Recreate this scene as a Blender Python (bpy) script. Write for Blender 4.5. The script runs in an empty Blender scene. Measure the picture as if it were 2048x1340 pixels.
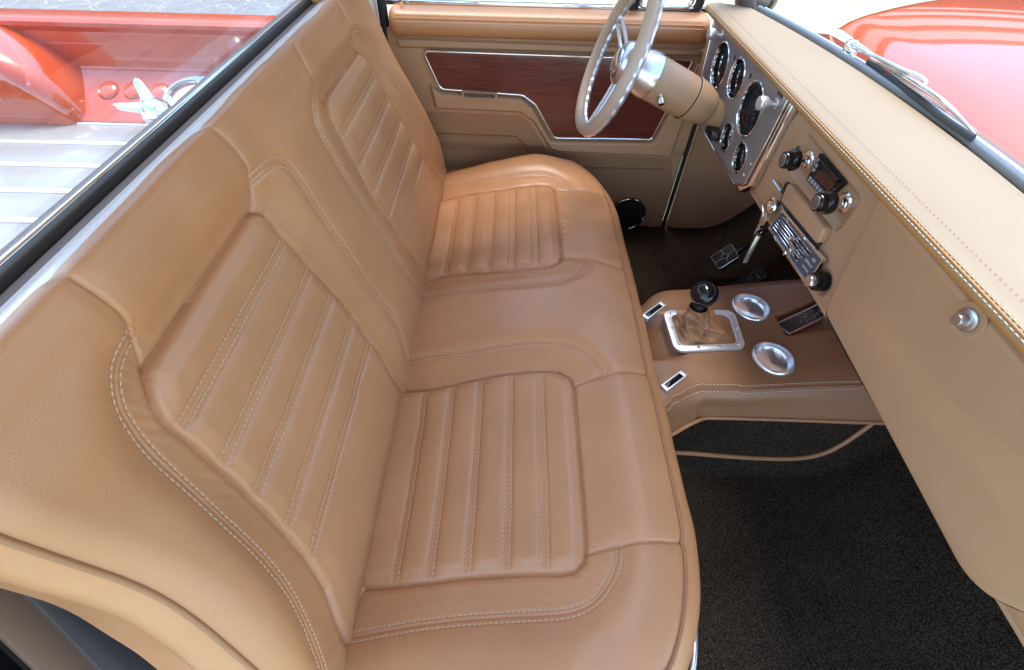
import bpy, bmesh, math, random
import numpy as np
from mathutils import Vector, Matrix

random.seed(4)
rng = np.random.default_rng(4)
SC = bpy.context.scene
COL = SC.collection
R_ = math.radians

# ------------------------------------------------------------------ camera, sky, sun, exposure
CAM_R = np.array([[0.9997399, 0.0114874, 0.0197004], [0.0216024, -0.7538598, -0.6566801], [0.0073078, 0.6569349, -0.7539119]])
CAM_C = np.array([0.2421146, -0.7168159, 1.1697124])
FPX = 915.0
cd = bpy.data.cameras.new("camera")
cam = bpy.data.objects.new("camera", cd)
COL.objects.link(cam)
m3 = Matrix(((CAM_R[0][0], -CAM_R[1][0], -CAM_R[2][0]), (CAM_R[0][1], -CAM_R[1][1], -CAM_R[2][1]), (CAM_R[0][2], -CAM_R[1][2], -CAM_R[2][2])))
cam.matrix_world = Matrix.Translation(Vector(CAM_C)) @ m3.to_4x4()
cd.sensor_width = 36.0
cd.lens = FPX / 2048.0 * 36.0
cd.clip_start = 0.01
cd.clip_end = 500.0
SC.camera = cam

SUN_EL, SUN_AZ = 75.0, 100.0          # azimuth measured from +X towards +Y, direction the light comes FROM
wd = bpy.data.worlds.new("World")
SC.world = wd
wd.use_nodes = True
wn = wd.node_tree.nodes
wl = wd.node_tree.links
sky = wn.new("ShaderNodeTexSky")
sky.sky_type = 'NISHITA'
sky.sun_disc = False
sky.sun_elevation = R_(SUN_EL)
sky.sun_rotation = R_(90.0 - SUN_AZ)
sky.air_density = 1.0
sky.dust_density = 1.0
sky.ozone_density = 1.0
bg = wn["Background"]
bg.inputs[1].default_value = 0.15
wl.new(sky.outputs[0], bg.inputs[0])
sd = bpy.data.lights.new("sun", 'SUN')
sd.energy = 1.2
sd.angle = R_(26)
sd.color = (1.0, 0.97, 0.93)
sun = bpy.data.objects.new("sun", sd)
COL.objects.link(sun)
sdir = Vector((math.cos(R_(SUN_EL)) * math.cos(R_(SUN_AZ)), math.cos(R_(SUN_EL)) * math.sin(R_(SUN_AZ)), math.sin(R_(SUN_EL))))
sun.rotation_euler = sdir.to_track_quat('Z', 'Y').to_euler()
SC.view_settings.view_transform = 'Standard'
SC.view_settings.look = 'None'
SC.view_settings.exposure = 2.3
SC.view_settings.gamma = 1.0
SC.view_settings.use_curve_mapping = False
SC.render.engine = 'CYCLES'
SC.cycles.use_denoising = True
SC.cycles.max_bounces = 10
SC.cycles.diffuse_bounces = 5
SC.cycles.glossy_bounces = 5
SC.cycles.transparent_max_bounces = 12
SC.cycles.sample_clamp_indirect = 6.0
SC.cycles.caustics_reflective = False
SC.cycles.caustics_refractive = False

# ------------------------------------------------------------------ helpers: reading a photo position on a known plane
def ray(px, py):
    return CAM_R.T @ np.array([(px - 1024) / FPX, (py - 670) / FPX, 1.0])
def U(px, py, axis, val):
    d = ray(px, py)
    t = (val - CAM_C[axis]) / d[axis]
    return CAM_C + t * d
def UP(px, py, p0, n):
    d = ray(px, py)
    t = np.dot(np.asarray(p0) - CAM_C, n) / np.dot(d, n)
    return CAM_C + t * d

# ------------------------------------------------------------------ helpers: objects
def tag(o, label=None, cat=None, group=None, kind=None):
    if label: o["label"] = label
    if cat: o["category"] = cat
    if group: o["group"] = group
    if kind: o["kind"] = kind
    return o
def empty(name, loc, label=None, cat=None, group=None):
    o = bpy.data.objects.new(name, None)
    COL.objects.link(o)
    o.location = loc
    o.empty_display_size = 0.05
    return tag(o, label, cat, group)
def link(name, me, m, parent=None):
    o = bpy.data.objects.new(name, me)
    COL.objects.link(o)
    if m is not None and not me.materials:
        me.materials.append(m)
    if parent is not None:
        o.parent = parent
        o.matrix_parent_inverse = Matrix.Translation(-world_loc(parent))
    return o
def world_loc(o):
    v = Vector(o.location)
    if o.parent is not None:
        v = o.matrix_parent_inverse @ v
        v = world_loc(o.parent) + v
    return v
def mesh(name, verts, faces, m, parent=None, smooth=True, sharp=40, bevel=0, seg=2):
    me = bpy.data.meshes.new(name)
    me.from_pydata([tuple(map(float, v)) for v in verts], [], [tuple(f) for f in faces])
    return finish(name, me, m, parent, smooth, sharp, bevel, seg)
def finish(name, me, m, parent=None, smooth=True, sharp=40, bevel=0, seg=2):
    bm = bmesh.new()
    bm.from_mesh(me)
    bmesh.ops.remove_doubles(bm, verts=bm.verts, dist=1e-6)
    bmesh.ops.recalc_face_normals(bm, faces=bm.faces)
    if bevel:
        es = [e for e in bm.edges if len(e.link_faces) == 2 and e.calc_face_angle(0) > R_(30)]
        bmesh.ops.bevel(bm, geom=es, offset=bevel, segments=seg, profile=0.5, affect='EDGES', clamp_overlap=True)
        bmesh.ops.recalc_face_normals(bm, faces=bm.faces)
    bm.to_mesh(me)
    bm.free()
    if smooth:
        me.polygons.foreach_set("use_smooth", [True] * len(me.polygons))
        me.set_sharp_from_angle(angle=R_(sharp))
    me.update()
    return link(name, me, m, parent)
def box_vf(c, s):
    x, y, z = c
    a, b, d = s[0] / 2, s[1] / 2, s[2] / 2
    v = [(x + i * a, y + j * b, z + k * d) for i in (-1, 1) for j in (-1, 1) for k in (-1, 1)]
    f = [(0, 1, 3, 2), (4, 6, 7, 5), (0, 4, 5, 1), (2, 3, 7, 6), (0, 2, 6, 4), (1, 5, 7, 3)]
    return v, f
def join_vf(parts):
    V, F = [], []
    for v, f in parts:
        o = len(V)
        V += [tuple(p) for p in v]
        F += [tuple(i + o for i in q) for q in f]
    return V, F
def box(name, c, s, m, parent=None, bevel=0.0, seg=2):
    v, f = box_vf(c, s)
    return mesh(name, v, f, m, parent, True, 40, bevel, seg)
def smoothline(pts, n=120, closed=False):
    p = np.asarray(pts, float)
    if closed:
        p = np.vstack([p[-1:], p, p[:2]])
    else:
        p = np.vstack([2 * p[0] - p[1], p, 2 * p[-1] - p[-2]])
    seg = len(p) - 3
    out = []
    per = max(2, n // seg)
    for i in range(seg):
        p0, p1, p2, p3 = p[i:i + 4]
        for k in range(per):
            u = k / per
            out.append(0.5 * ((2 * p1) + (-p0 + p2) * u + (2 * p0 - 5 * p1 + 4 * p2 - p3) * u * u + (-p0 + 3 * p1 - 3 * p2 + p3) * u ** 3))
    if not closed:
        out.append(p[-2])
    return np.array(out)
def resample(p, step):
    p = np.asarray(p, float)
    d = np.r_[0, np.cumsum(np.linalg.norm(np.diff(p, axis=0), axis=1))]
    n = max(2, int(d[-1] / step) + 1)
    t = np.linspace(0, d[-1], n)
    return np.stack([np.interp(t, d, p[:, k]) for k in range(p.shape[1])], 1)
def tube_vf(pts, r, seg=10, closed=False, flat=1.0, up=(0, 0, 1)):
    p = np.asarray(pts, float)
    n = len(p)
    if closed:
        tg = np.roll(p, -1, 0) - np.roll(p, 1, 0)
    else:
        tg = np.gradient(p, axis=0)
    tg /= np.linalg.norm(tg, axis=1)[:, None] + 1e-12
    rr = np.full(n, r) if np.isscalar(r) else np.asarray(r)
    V, F = [], []
    a = np.asarray(up, float)
    if abs(np.dot(a, tg[0])) > 0.95:
        a = np.array([1.0, 0, 0])
    nrm = a - np.dot(a, tg[0]) * tg[0]
    nrm /= np.linalg.norm(nrm)
    for i in range(n):
        nrm = nrm - np.dot(nrm, tg[i]) * tg[i]
        nrm /= np.linalg.norm(nrm) + 1e-12
        b = np.cross(tg[i], nrm)
        for k in range(seg):
            t = 2 * math.pi * k / seg
            V.append(p[i] + rr[i] * (math.cos(t) * nrm * flat + math.sin(t) * b))
    m = n if closed else n - 1
    for i in range(m):
        j = (i + 1) % n
        for k in range(seg):
            l = (k + 1) % seg
            F.append((i * seg + k, j * seg + k, j * seg + l, i * seg + l))
    if not closed:
        F.append(tuple(range(seg))[::-1])
        F.append(tuple((n - 1) * seg + k for k in range(seg)))
    return V, F
def tube(name, pts, r, m, parent=None, seg=10, closed=False, flat=1.0, up=(0, 0, 1)):
    v, f = tube_vf(pts, r, seg, closed, flat, up)
    return mesh(name, v, f, m, parent, True, 50)
def basis(n, up=(0, 0, 1)):
    n = Vector(n).normalized()
    u = Vector(up).cross(n)
    if u.length < 1e-4:
        u = Vector((0, 1, 0)).cross(n)
    u.normalize()
    v = n.cross(u)
    return np.array(u), np.array(v), np.array(n)
def lathe_vf(prof, o, ax, seg=40, up=(0, 0, 1), sx=1.0, sy=1.0):
    # prof: (radius, height along axis)
    u, v, n = basis(ax, up)
    o = np.asarray(o, float)
    V, F = [], []
    for r, h in prof:
        for k in range(seg):
            t = 2 * math.pi * k / seg
            V.append(o + n * h + max(r, 1e-5) * (math.cos(t) * u * sx + math.sin(t) * v * sy))
    for i in range(len(prof) - 1):
        for k in range(seg):
            l = (k + 1) % seg
            F.append((i * seg + k, i * seg + l, (i + 1) * seg + l, (i + 1) * seg + k))
    F.append(tuple(range(seg))[::-1])
    F.append(tuple((len(prof) - 1) * seg + k for k in range(seg)))
    return V, F
def lathe(name, prof, o, ax, m, parent=None, seg=40, sharp=35, up=(0, 0, 1), caps=True):
    v, f = lathe_vf(prof, o, ax, seg, up)
    if not caps: f = f[:-2]
    return mesh(name, v, f, m, parent, True, sharp)
def roundpoly(pts, r, n=6):
    p = [np.asarray(q[:2], float) for q in pts]
    rs = r if isinstance(r, (list, tuple)) else [r] * len(p)
    out = []
    for i in range(len(p)):
        a, b, c = p[i - 1], p[i], p[(i + 1) % len(p)]
        d1, d2 = a - b, c - b
        l1, l2 = np.linalg.norm(d1), np.linalg.norm(d2)
        d1, d2 = d1 / l1, d2 / l2
        ang = math.acos(np.clip(np.dot(d1, d2), -1, 1))
        if rs[i] <= 0 or ang > 3.05:
            out.append(b)
            continue
        t = min(rs[i] / math.tan(ang / 2), 0.48 * l1, 0.48 * l2)
        rr = t * math.tan(ang / 2)
        s, e = b + d1 * t, b + d2 * t
        cen = b + (d1 + d2) / np.linalg.norm(d1 + d2) * rr / math.sin(ang / 2)
        a0 = math.atan2(*(s - cen)[::-1])
        a1 = math.atan2(*(e - cen)[::-1])
        da = (a1 - a0 + math.pi) % (2 * math.pi) - math.pi
        for k in range(n + 1):
            t_ = a0 + da * k / n
            out.append(cen + rr * np.array([math.cos(t_), math.sin(t_)]))
    return out
def circle2(c, r, n=32, ry=None):
    ry = r if ry is None else ry
    return [np.array([c[0] + r * math.cos(2 * math.pi * k / n), c[1] + ry * math.sin(2 * math.pi * k / n)]) for k in range(n)]
def plate(name, loops, frame, thick, m, parent=None, bevel=0.0, back=True):
    # loops in 2D (first the outline, then holes); frame = (O, u, v, n); front face lies at O + n*0, body behind it
    cu = bpy.data.curves.new("outline", 'CURVE')
    cu.dimensions = '2D'
    cu.fill_mode = 'BOTH'
    for lp in loops:
        sp = cu.splines.new('POLY')
        sp.points.add(len(lp) - 1)
        for q, pt in zip(lp, sp.points):
            pt.co = (q[0], q[1], 0, 1)
        sp.use_cyclic_u = True
    cu.extrude = max(thick / 2 - bevel, 1e-5)
    cu.bevel_depth = bevel
    cu.bevel_resolution = 2
    cu.offset = -bevel
    ob = bpy.data.objects.new("outline", cu)
    COL.objects.link(ob)
    dg = bpy.context.evaluated_depsgraph_get()
    me = bpy.data.meshes.new_from_object(ob.evaluated_get(dg))
    bpy.data.objects.remove(ob)
    O, u, v, n = [np.asarray(q, float) for q in frame]
    co = np.empty(len(me.vertices) * 3)
    me.vertices.foreach_get("co", co)
    co = co.reshape(-1, 3)
    w = O + co[:, :1] * u + co[:, 1:2] * v + (co[:, 2:3] - thick / 2) * n
    me.vertices.foreach_set("co", w.ravel())
    me.name = name
    me.materials.clear()
    return finish(name, me, m, parent, True, 30)
def text_mesh(name, body, size, frame, m, parent=None, thick=0.0003, align='CENTER'):
    cu = bpy.data.curves.new("lettering", 'FONT')
    cu.body = body
    cu.size = size
    cu.extrude = thick
    cu.align_x = align
    cu.align_y = 'CENTER'
    ob = bpy.data.objects.new("lettering", cu)
    COL.objects.link(ob)
    dg = bpy.context.evaluated_depsgraph_get()
    me = bpy.data.meshes.new_from_object(ob.evaluated_get(dg))
    bpy.data.objects.remove(ob)
    O, u, v, n = [np.asarray(q, float) for q in frame]
    co = np.empty(len(me.vertices) * 3)
    me.vertices.foreach_get("co", co)
    co = co.reshape(-1, 3)
    me.vertices.foreach_set("co", (O + co[:, :1] * u + co[:, 1:2] * v + co[:, 2:3] * n).ravel())
    me.materials.clear()
    return finish(name, me, m, parent, False)
def grid_obj(name, P, m, parent=None, mask=None, closed_v=False, sharp=None):
    # P: (n, m, 3) vertex grid; optional quad mask
    n, k = P.shape[:2]
    me = grid_mesh(name, P, mask)
    return link(name, me, m, parent)
def grid_normals(P):
    du = np.gradient(P, axis=0)
    dv = np.gradient(P, axis=1)
    N = np.cross(du, dv)
    return N / (np.linalg.norm(N, axis=2)[..., None] + 1e-12)
def grid_mesh(name, P, mask=None, flip=False):
    n, k = P.shape[:2]
    idx = np.arange(n * k).reshape(n, k)
    q = np.stack([idx[:-1, :-1], idx[1:, :-1], idx[1:, 1:], idx[:-1, 1:]], -1).reshape(-1, 4)
    if flip:
        q = q[:, ::-1]
    if mask is not None:
        q = q[mask.ravel()]
    used = np.unique(q)
    remap = np.zeros(n * k, int)
    remap[used] = np.arange(len(used))
    q = remap[q]
    V = P.reshape(-1, 3)[used]
    N = grid_normals(P).reshape(-1, 3)[used]
    if flip:
        N = -N
    me = bpy.data.meshes.new(name)
    me.vertices.add(len(V))
    me.vertices.foreach_set("co", V.ravel())
    me.loops.add(q.size)
    me.loops.foreach_set("vertex_index", q.ravel())
    me.polygons.add(len(q))
    me.polygons.foreach_set("loop_start", np.arange(0, q.size, 4))
    me.polygons.foreach_set("loop_total", np.full(len(q), 4))
    me.update(calc_edges=True)
    me.polygons.foreach_set("use_smooth", np.ones(len(q), bool))
    me.normals_split_custom_set_from_vertices(N.tolist())
    return me
def loft(name, secs, m, parent=None, closed=True, caps=True, sharp=40):
    n = len(secs[0])
    V = [p for s in secs for p in s]
    F = []
    for i in range(len(secs) - 1):
        for k in range(n if closed else n - 1):
            l = (k + 1) % n
            F.append((i * n + k, i * n + l, (i + 1) * n + l, (i + 1) * n + k))
    if caps and closed:
        F.append(tuple(range(n))[::-1])
        F.append(tuple((len(secs) - 1) * n + k for k in range(n)))
    return mesh(name, V, F, m, parent, True, sharp)

# 2D distance helpers (vectorised)
def dist_poly(x, y, pts, closed=False):
    p = np.asarray(pts, float)
    if closed:
        p = np.vstack([p, p[:1]])
    best = np.full(x.shape, 1e9)
    for a, b in zip(p[:-1], p[1:]):
        d = b - a
        L = max(d @ d, 1e-12)
        t = np.clip(((x - a[0]) * d[0] + (y - a[1]) * d[1]) / L, 0, 1)
        q = (x - a[0] - t * d[0]) ** 2 + (y - a[1] - t * d[1]) ** 2
        best = np.minimum(best, q)
    return np.sqrt(best)
def inside_poly(x, y, pts):
    p = np.asarray(pts, float)
    ins = np.zeros(x.shape, bool)
    j = len(p) - 1
    for i in range(len(p)):
        c = ((p[i, 1] > y) != (p[j, 1] > y)) & (x < (p[j, 0] - p[i, 0]) * (y - p[i, 1]) / (p[j, 1] - p[i, 1] + 1e-15) + p[i, 0])
        ins ^= c
        j = i
    return ins
def sst(x, a, b):
    t = np.clip((x - a) / (b - a), 0, 1)
    return t * t * (3 - 2 * t)
def noise2(x, y, cell, seed):
    r = np.random.default_rng(seed)
    gx, gy = x / cell, y / cell
    x0, y0 = np.floor(gx).astype(int), np.floor(gy).astype(int)
    tab = r.normal(size=(257, 257))
    fx, fy = gx - x0, gy - y0
    fx, fy = fx * fx * (3 - 2 * fx), fy * fy * (3 - 2 * fy)
    g = lambda i, j: tab[i % 257, j % 257]
    return (g(x0, y0) * (1 - fx) + g(x0 + 1, y0) * fx) * (1 - fy) + (g(x0, y0 + 1) * (1 - fx) + g(x0 + 1, y0 + 1) * fx) * fy

# ------------------------------------------------------------------ materials
def mat(name, col, rough=0.5, metal=0.0, spec=0.5, coat=0.0, bump=None, var=0.0, var_scale=6.0, sheen=0.0, rough_var=0.0, col2=None):
    m = bpy.data.materials.new(name)
    m.use_nodes = True
    nt = m.node_tree
    b = nt.nodes["Principled BSDF"]
    b.inputs["Base Color"].default_value = (*col, 1)
    b.inputs["Roughness"].default_value = rough
    b.inputs["Metallic"].default_value = metal
    b.inputs["Specular IOR Level"].default_value = spec
    b.inputs["Coat Weight"].default_value = coat
    b.inputs["Coat Roughness"].default_value = 0.03
    if name == "red_car_paint": b.inputs["Coat IOR"].default_value = 1.85
    tc = nt.nodes.new("ShaderNodeTexCoord")
    if var > 0 or col2:
        n = nt.nodes.new("ShaderNodeTexNoise")
        n.inputs["Scale"].default_value = var_scale
        n.inputs["Detail"].default_value = 5
        nt.links.new(tc.outputs["Object"], n.inputs["Vector"])
        cr = nt.nodes.new("ShaderNodeValToRGB")
        cr.color_ramp.elements[0].position = 0.3
        cr.color_ramp.elements[1].position = 0.7
        lo = col2 if col2 else tuple(c * (1 - var) for c in col)
        hi = tuple(min(1, c * (1 + var)) for c in col)
        cr.color_ramp.elements[0].color = (*lo, 1)
        cr.color_ramp.elements[1].color = (*hi, 1)
        nt.links.new(n.outputs[0], cr.inputs[0])
        nt.links.new(cr.outputs[0], b.inputs["Base Color"])
        if rough_var:
            mr = nt.nodes.new("ShaderNodeMapRange")
            mr.inputs[3].default_value = rough - rough_var
            mr.inputs[4].default_value = rough + rough_var
            nt.links.new(n.outputs[0], mr.inputs[0])
            nt.links.new(mr.outputs[0], b.inputs["Roughness"])
    if bump:
        scale, strength, kind = bump
        if kind == 'voronoi':
            t = nt.nodes.new("ShaderNodeTexVoronoi")
            t.feature = 'DISTANCE_TO_EDGE'
        else:
            t = nt.nodes.new("ShaderNodeTexNoise")
            t.inputs["Detail"].default_value = 4
        t.inputs["Scale"].default_value = scale
        nt.links.new(tc.outputs["Object"], t.inputs["Vector"])
        bp = nt.nodes.new("ShaderNodeBump")
        bp.inputs["Strength"].default_value = strength
        bp.inputs["Distance"].default_value = 0.001
        nt.links.new(t.outputs[0], bp.inputs["Height"])
        nt.links.new(bp.outputs[0], b.inputs["Normal"])
    return m
LEATHER = (0.56, 0.268, 0.117)
M = {}
M['leather'] = mat('tan_leather', LEATHER, 0.36, spec=0.6, bump=(760, 0.22, 'noise'), var=0.07, var_scale=7, rough_var=0.07)
M['pad'] = mat('tan_vinyl', (0.50, 0.25, 0.088), 0.5, bump=(900, 0.2, 'noise'), var=0.04, var_scale=7)
M['plastic'] = mat('tan_painted_panel', (0.48, 0.292, 0.163), 0.40, bump=(1100, 0.15, 'noise'), var=0.03)
M['wheel_leather'] = mat('pale_wheel_leather', (0.49, 0.375, 0.275), 0.48, bump=(900, 0.2, 'noise'))
M['thread'] = mat('pale_thread', (0.66, 0.53, 0.37), 0.7)
M['lit_pad'] = mat('tan_vinyl_lit', (0.31, 0.235, 0.15), 0.5, bump=(900, 0.2, 'noise'), var=0.03, var_scale=5)  # daylight on the pad top put into a paler copy of the tan vinyl
M['piping'] = mat('leather_piping', (0.36, 0.17, 0.075), 0.45)
M['chrome'] = mat('chrome', (0.82, 0.84, 0.86), 0.06, 1.0)
M['brushed'] = mat('brushed_aluminium', (0.74, 0.76, 0.78), 0.25, 1.0, bump=(350, 0.1, 'noise'))
M['satin'] = mat('satin_metal', (0.60, 0.63, 0.66), 0.33, 1.0)
M['black'] = mat('black_plastic', (0.012, 0.012, 0.013), 0.3)
M['gloss_black'] = mat('gloss_black', (0.006, 0.006, 0.008), 0.06)
M['rubber'] = mat('black_rubber', (0.012, 0.012, 0.012), 0.55, bump=(400, 0.15, 'noise'))
M['dark'] = mat('dark_underside', (0.02, 0.017, 0.014), 0.8, var=0.3)
M['glare_trim'] = mat('sky_glare_trim', (0.78, 0.76, 0.73), 0.25, coat=0.3)  # sky glare on the rear ledge put into a near-white colour
M['grey_trim'] = mat('grey_brown_trim', (0.12, 0.095, 0.085), 0.45)
M['red'] = mat('red_car_paint', (0.56, 0.070, 0.011), 0.20, spec=0.4, coat=1.0, var=0.04)
M['headliner'] = mat('pale_headliner', (0.72, 0.68, 0.62), 0.9, bump=(300, 0.2, 'noise'))
M['display'] = mat('smoky_display', (0.02, 0.012, 0.012), 0.12)
M['print'] = mat('pale_lettering', (0.6, 0.62, 0.65), 0.5)
M['grey_button'] = mat('grey_button', (0.3, 0.33, 0.37), 0.4)
M['panel_grey'] = mat('grey_powder_metal', (0.34, 0.35, 0.365), 0.42, 0.6, bump=(900, 0.4, 'noise'))
M['bright_satin'] = mat('bright_satin_metal', (0.80, 0.82, 0.84), 0.36, 0.75)
M['dial'] = mat('matte_black_dial', (.008, .008, .009), .7, spec=.2)
M['slate'] = mat('slate_faceplate', (0.12, 0.16, 0.21), 0.4, 0.5)

def wood_material():
    m = mat('reddish_wood', (0.105, 0.026, 0.017), 0.28, coat=0.5)
    nt = m.node_tree
    b = nt.nodes["Principled BSDF"]
    tc = nt.nodes.new("ShaderNodeTexCoord")
    mp = nt.nodes.new("ShaderNodeMapping")
    mp.inputs["Scale"].default_value = (4, 40, 60)
    n = nt.nodes.new("ShaderNodeTexNoise")
    n.inputs["Scale"].default_value = 3.5
    n.inputs["Detail"].default_value = 8
    n.inputs["Distortion"].default_value = 0.4
    mp2 = nt.nodes.new("ShaderNodeMapping")
    mp2.inputs["Scale"].default_value = (60, 200, 900)
    n2 = nt.nodes.new("ShaderNodeTexNoise")
    n2.inputs["Scale"].default_value = 1.0
    n2.inputs["Detail"].default_value = 3
    cr = nt.nodes.new("ShaderNodeValToRGB")
    cr.color_ramp.elements[0].position = 0.3
    cr.color_ramp.elements[1].position = 0.75
    cr.color_ramp.elements[0].color = (0.055, 0.013, 0.010, 1)
    cr.color_ramp.elements[1].color = (0.22, 0.054, 0.036, 1)
    mx = nt.nodes.new("ShaderNodeMath")
    mx.operation = 'MULTIPLY_ADD'
    mx.inputs[1].default_value = 0.45
    nt.links.new(tc.outputs["Object"], mp.inputs[0])
    nt.links.new(mp.outputs[0], n.inputs["Vector"])
    nt.links.new(tc.outputs["Object"], mp2.inputs[0])
    nt.links.new(mp2.outputs[0], n2.inputs["Vector"])
    nt.links.new(n2.outputs[0], mx.inputs[0])
    sc = nt.nodes.new("ShaderNodeMath")
    sc.operation = 'MULTIPLY'
    sc.inputs[1].default_value = 0.6
    nt.links.new(n.outputs[0], sc.inputs[0])
    nt.links.new(sc.outputs[0], mx.inputs[2])
    nt.links.new(mx.outputs[0], cr.inputs[0])
    nt.links.new(cr.outputs[0], b.inputs["Base Color"])
    return m
M['wood'] = wood_material()

def glass_material(name, tint=(0.97, 0.99, 0.98), refl=1.0, haze=0.0):
    m = bpy.data.materials.new(name)
    m.use_nodes = True
    nt = m.node_tree
    nt.nodes.clear()
    out = nt.nodes.new("ShaderNodeOutputMaterial")
    tr = nt.nodes.new("ShaderNodeBsdfTransparent")
    tr.inputs[0].default_value = (*tint, 1)
    gl = nt.nodes.new("ShaderNodeBsdfGlossy")
    gl.inputs["Roughness"].default_value = 0.02
    fr = nt.nodes.new("ShaderNodeFresnel")
    fr.inputs[0].default_value = 1.45
    ml = nt.nodes.new("ShaderNodeMath")
    ml.operation = 'MULTIPLY'
    ml.inputs[1].default_value = refl
    mx = nt.nodes.new("ShaderNodeMixShader")
    nt.links.new(fr.outputs[0], ml.inputs[0])
    nt.links.new(ml.outputs[0], mx.inputs[0])
    nt.links.new(tr.outputs[0], mx.inputs[1])
    nt.links.new(gl.outputs[0], mx.inputs[2])
    last = mx
    if haze > 0:  # white translucent streaks stand in for haze reflected in the pane
        df = nt.nodes.new("ShaderNodeBsdfTranslucent")
        df.inputs[0].default_value = (0.9, 0.9, 0.9, 1)
        tc = nt.nodes.new("ShaderNodeTexCoord")
        mp = nt.nodes.new("ShaderNodeMapping")
        mp.inputs["Scale"].default_value = (2, 14, 2)
        mp.inputs["Rotation"].default_value = (0.5, 0, 0)
        n = nt.nodes.new("ShaderNodeTexNoise")
        n.inputs["Scale"].default_value = 1.5
        n.inputs["Detail"].default_value = 4
        mr = nt.nodes.new("ShaderNodeMapRange")
        mr.inputs[1].default_value = 0.35
        mr.inputs[2].default_value = 0.75
        mr.inputs[3].default_value = haze * 0.3
        mr.inputs[4].default_value = haze * 1.6
        mx2 = nt.nodes.new("ShaderNodeMixShader")
        nt.links.new(tc.outputs["Object"], mp.inputs[0])
        nt.links.new(mp.outputs[0], n.inputs["Vector"])
        nt.links.new(n.outputs[0], mr.inputs[0])
        nt.links.new(mr.outputs[0], mx2.inputs[0])
        nt.links.new(mx.outputs[0], mx2.inputs[1])
        nt.links.new(df.outputs[0], mx2.inputs[2])
        last = mx2
    nt.links.new(last.outputs[0], out.inputs[0])
    return m
M['glass'] = glass_material('window_glass', refl=0.6)
M['rear_glass'] = glass_material('hazed_rear_glass', refl=0.22, haze=0.010)

def carpet_material():
    m = mat('dark_loop_carpet', (0.02, 0.017, 0.012), 1.0, spec=0.0)
    nt = m.node_tree
    b = nt.nodes["Principled BSDF"]
    tc = nt.nodes.new("ShaderNodeTexCoord")
    wv = nt.nodes.new("ShaderNodeTexNoise")
    wv.inputs["Scale"].default_value = 60
    add = nt.nodes.new("ShaderNodeVectorMath")
    add.operation = 'MULTIPLY_ADD'
    add.inputs[1].default_value = (0.006, 0.006, 0.006)
    v = nt.nodes.new("ShaderNodeTexVoronoi")
    v.inputs["Scale"].default_value = 330
    n = nt.nodes.new("ShaderNodeTexNoise")
    n.inputs["Scale"].default_value = 5
    n.inputs["Detail"].default_value = 3
    cr = nt.nodes.new("ShaderNodeValToRGB")
    cr.color_ramp.elements[0].position = 0.05
    cr.color_ramp.elements[1].position = 0.65
    cr.color_ramp.elements[0].color = (0.095, 0.070, 0.048, 1)
    cr.color_ramp.elements[1].color = (0.022, 0.016, 0.011, 1)
    hs = nt.nodes.new("ShaderNodeMix")
    hs.data_type = 'RGBA'
    hs.blend_type = 'MULTIPLY'
    hs.inputs[0].default_value = 0.5
    bp = nt.nodes.new("ShaderNodeBump")
    bp.invert = True
    bp.inputs["Strength"].default_value = 0.8
    bp.inputs["Distance"].default_value = 0.002
    nt.links.new(tc.outputs["Object"], wv.inputs["Vector"])
    nt.links.new(wv.outputs["Color"], add.inputs[0])
    nt.links.new(tc.outputs["Object"], add.inputs[2])
    nt.links.new(add.outputs[0], v.inputs["Vector"])
    nt.links.new(tc.outputs["Object"], n.inputs["Vector"])
    nt.links.new(v.outputs["Distance"], cr.inputs[0])
    nt.links.new(cr.outputs[0], hs.inputs[6])
    nt.links.new(n.outputs[0], hs.inputs[7])
    nt.links.new(hs.outputs[2], b.inputs["Base Color"])
    nt.links.new(v.outputs["Distance"], bp.inputs["Height"])
    nt.links.new(bp.outputs[0], b.inputs["Normal"])
    return m
M['carpet'] = carpet_material()

def grass_material():
    m = mat('dry_lawn', (0.42, 0.42, 0.30), 0.9, spec=0.2, bump=(40, 1.0, 'noise'), col2=(0.27, 0.30, 0.17), var=0.2, var_scale=22)
    return m
M['grass'] = grass_material()
def asphalt_material():
    m = mat('cracked_asphalt', (0.20, 0.215, 0.235), 0.8, var=0.25, var_scale=30, bump=(60, 0.6, 'noise'))
    nt = m.node_tree
    b = nt.nodes["Principled BSDF"]
    src = b.inputs["Base Color"].links[0].from_socket
    tc = nt.nodes.new("ShaderNodeTexCoord")
    n = nt.nodes.new("ShaderNodeTexNoise")
    n.inputs["Scale"].default_value = 2
    add = nt.nodes.new("ShaderNodeVectorMath")
    add.operation = 'MULTIPLY_ADD'
    add.inputs[1].default_value = (0.5, 0.5, 0.5)
    v = nt.nodes.new("ShaderNodeTexVoronoi")
    v.feature = 'DISTANCE_TO_EDGE'
    v.inputs["Scale"].default_value = 2.2
    cr = nt.nodes.new("ShaderNodeValToRGB")
    cr.color_ramp.elements[0].position = 0.0
    cr.color_ramp.elements[1].position = 0.014
    cr.color_ramp.elements[0].color = (1, 1, 1, 1)
    cr.color_ramp.elements[1].color = (0, 0, 0, 1)
    mx = nt.nodes.new("ShaderNodeMix")
    mx.data_type = 'RGBA'
    mx.inputs[7].default_value = (0.45, 0.45, 0.42, 1)
    nt.links.new(tc.outputs["Object"], n.inputs["Vector"])
    nt.links.new(n.outputs["Color"], add.inputs[0])
    nt.links.new(tc.outputs["Object"], add.inputs[2])
    nt.links.new(add.outputs[0], v.inputs["Vector"])
    nt.links.new(v.outputs["Distance"], cr.inputs[0])
    nt.links.new(cr.outputs[0], mx.inputs[0])
    nt.links.new(src, mx.inputs[6])
    nt.links.new(mx.outputs[2], b.inputs["Base Color"])
    return m
M['asphalt'] = asphalt_material()

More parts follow.
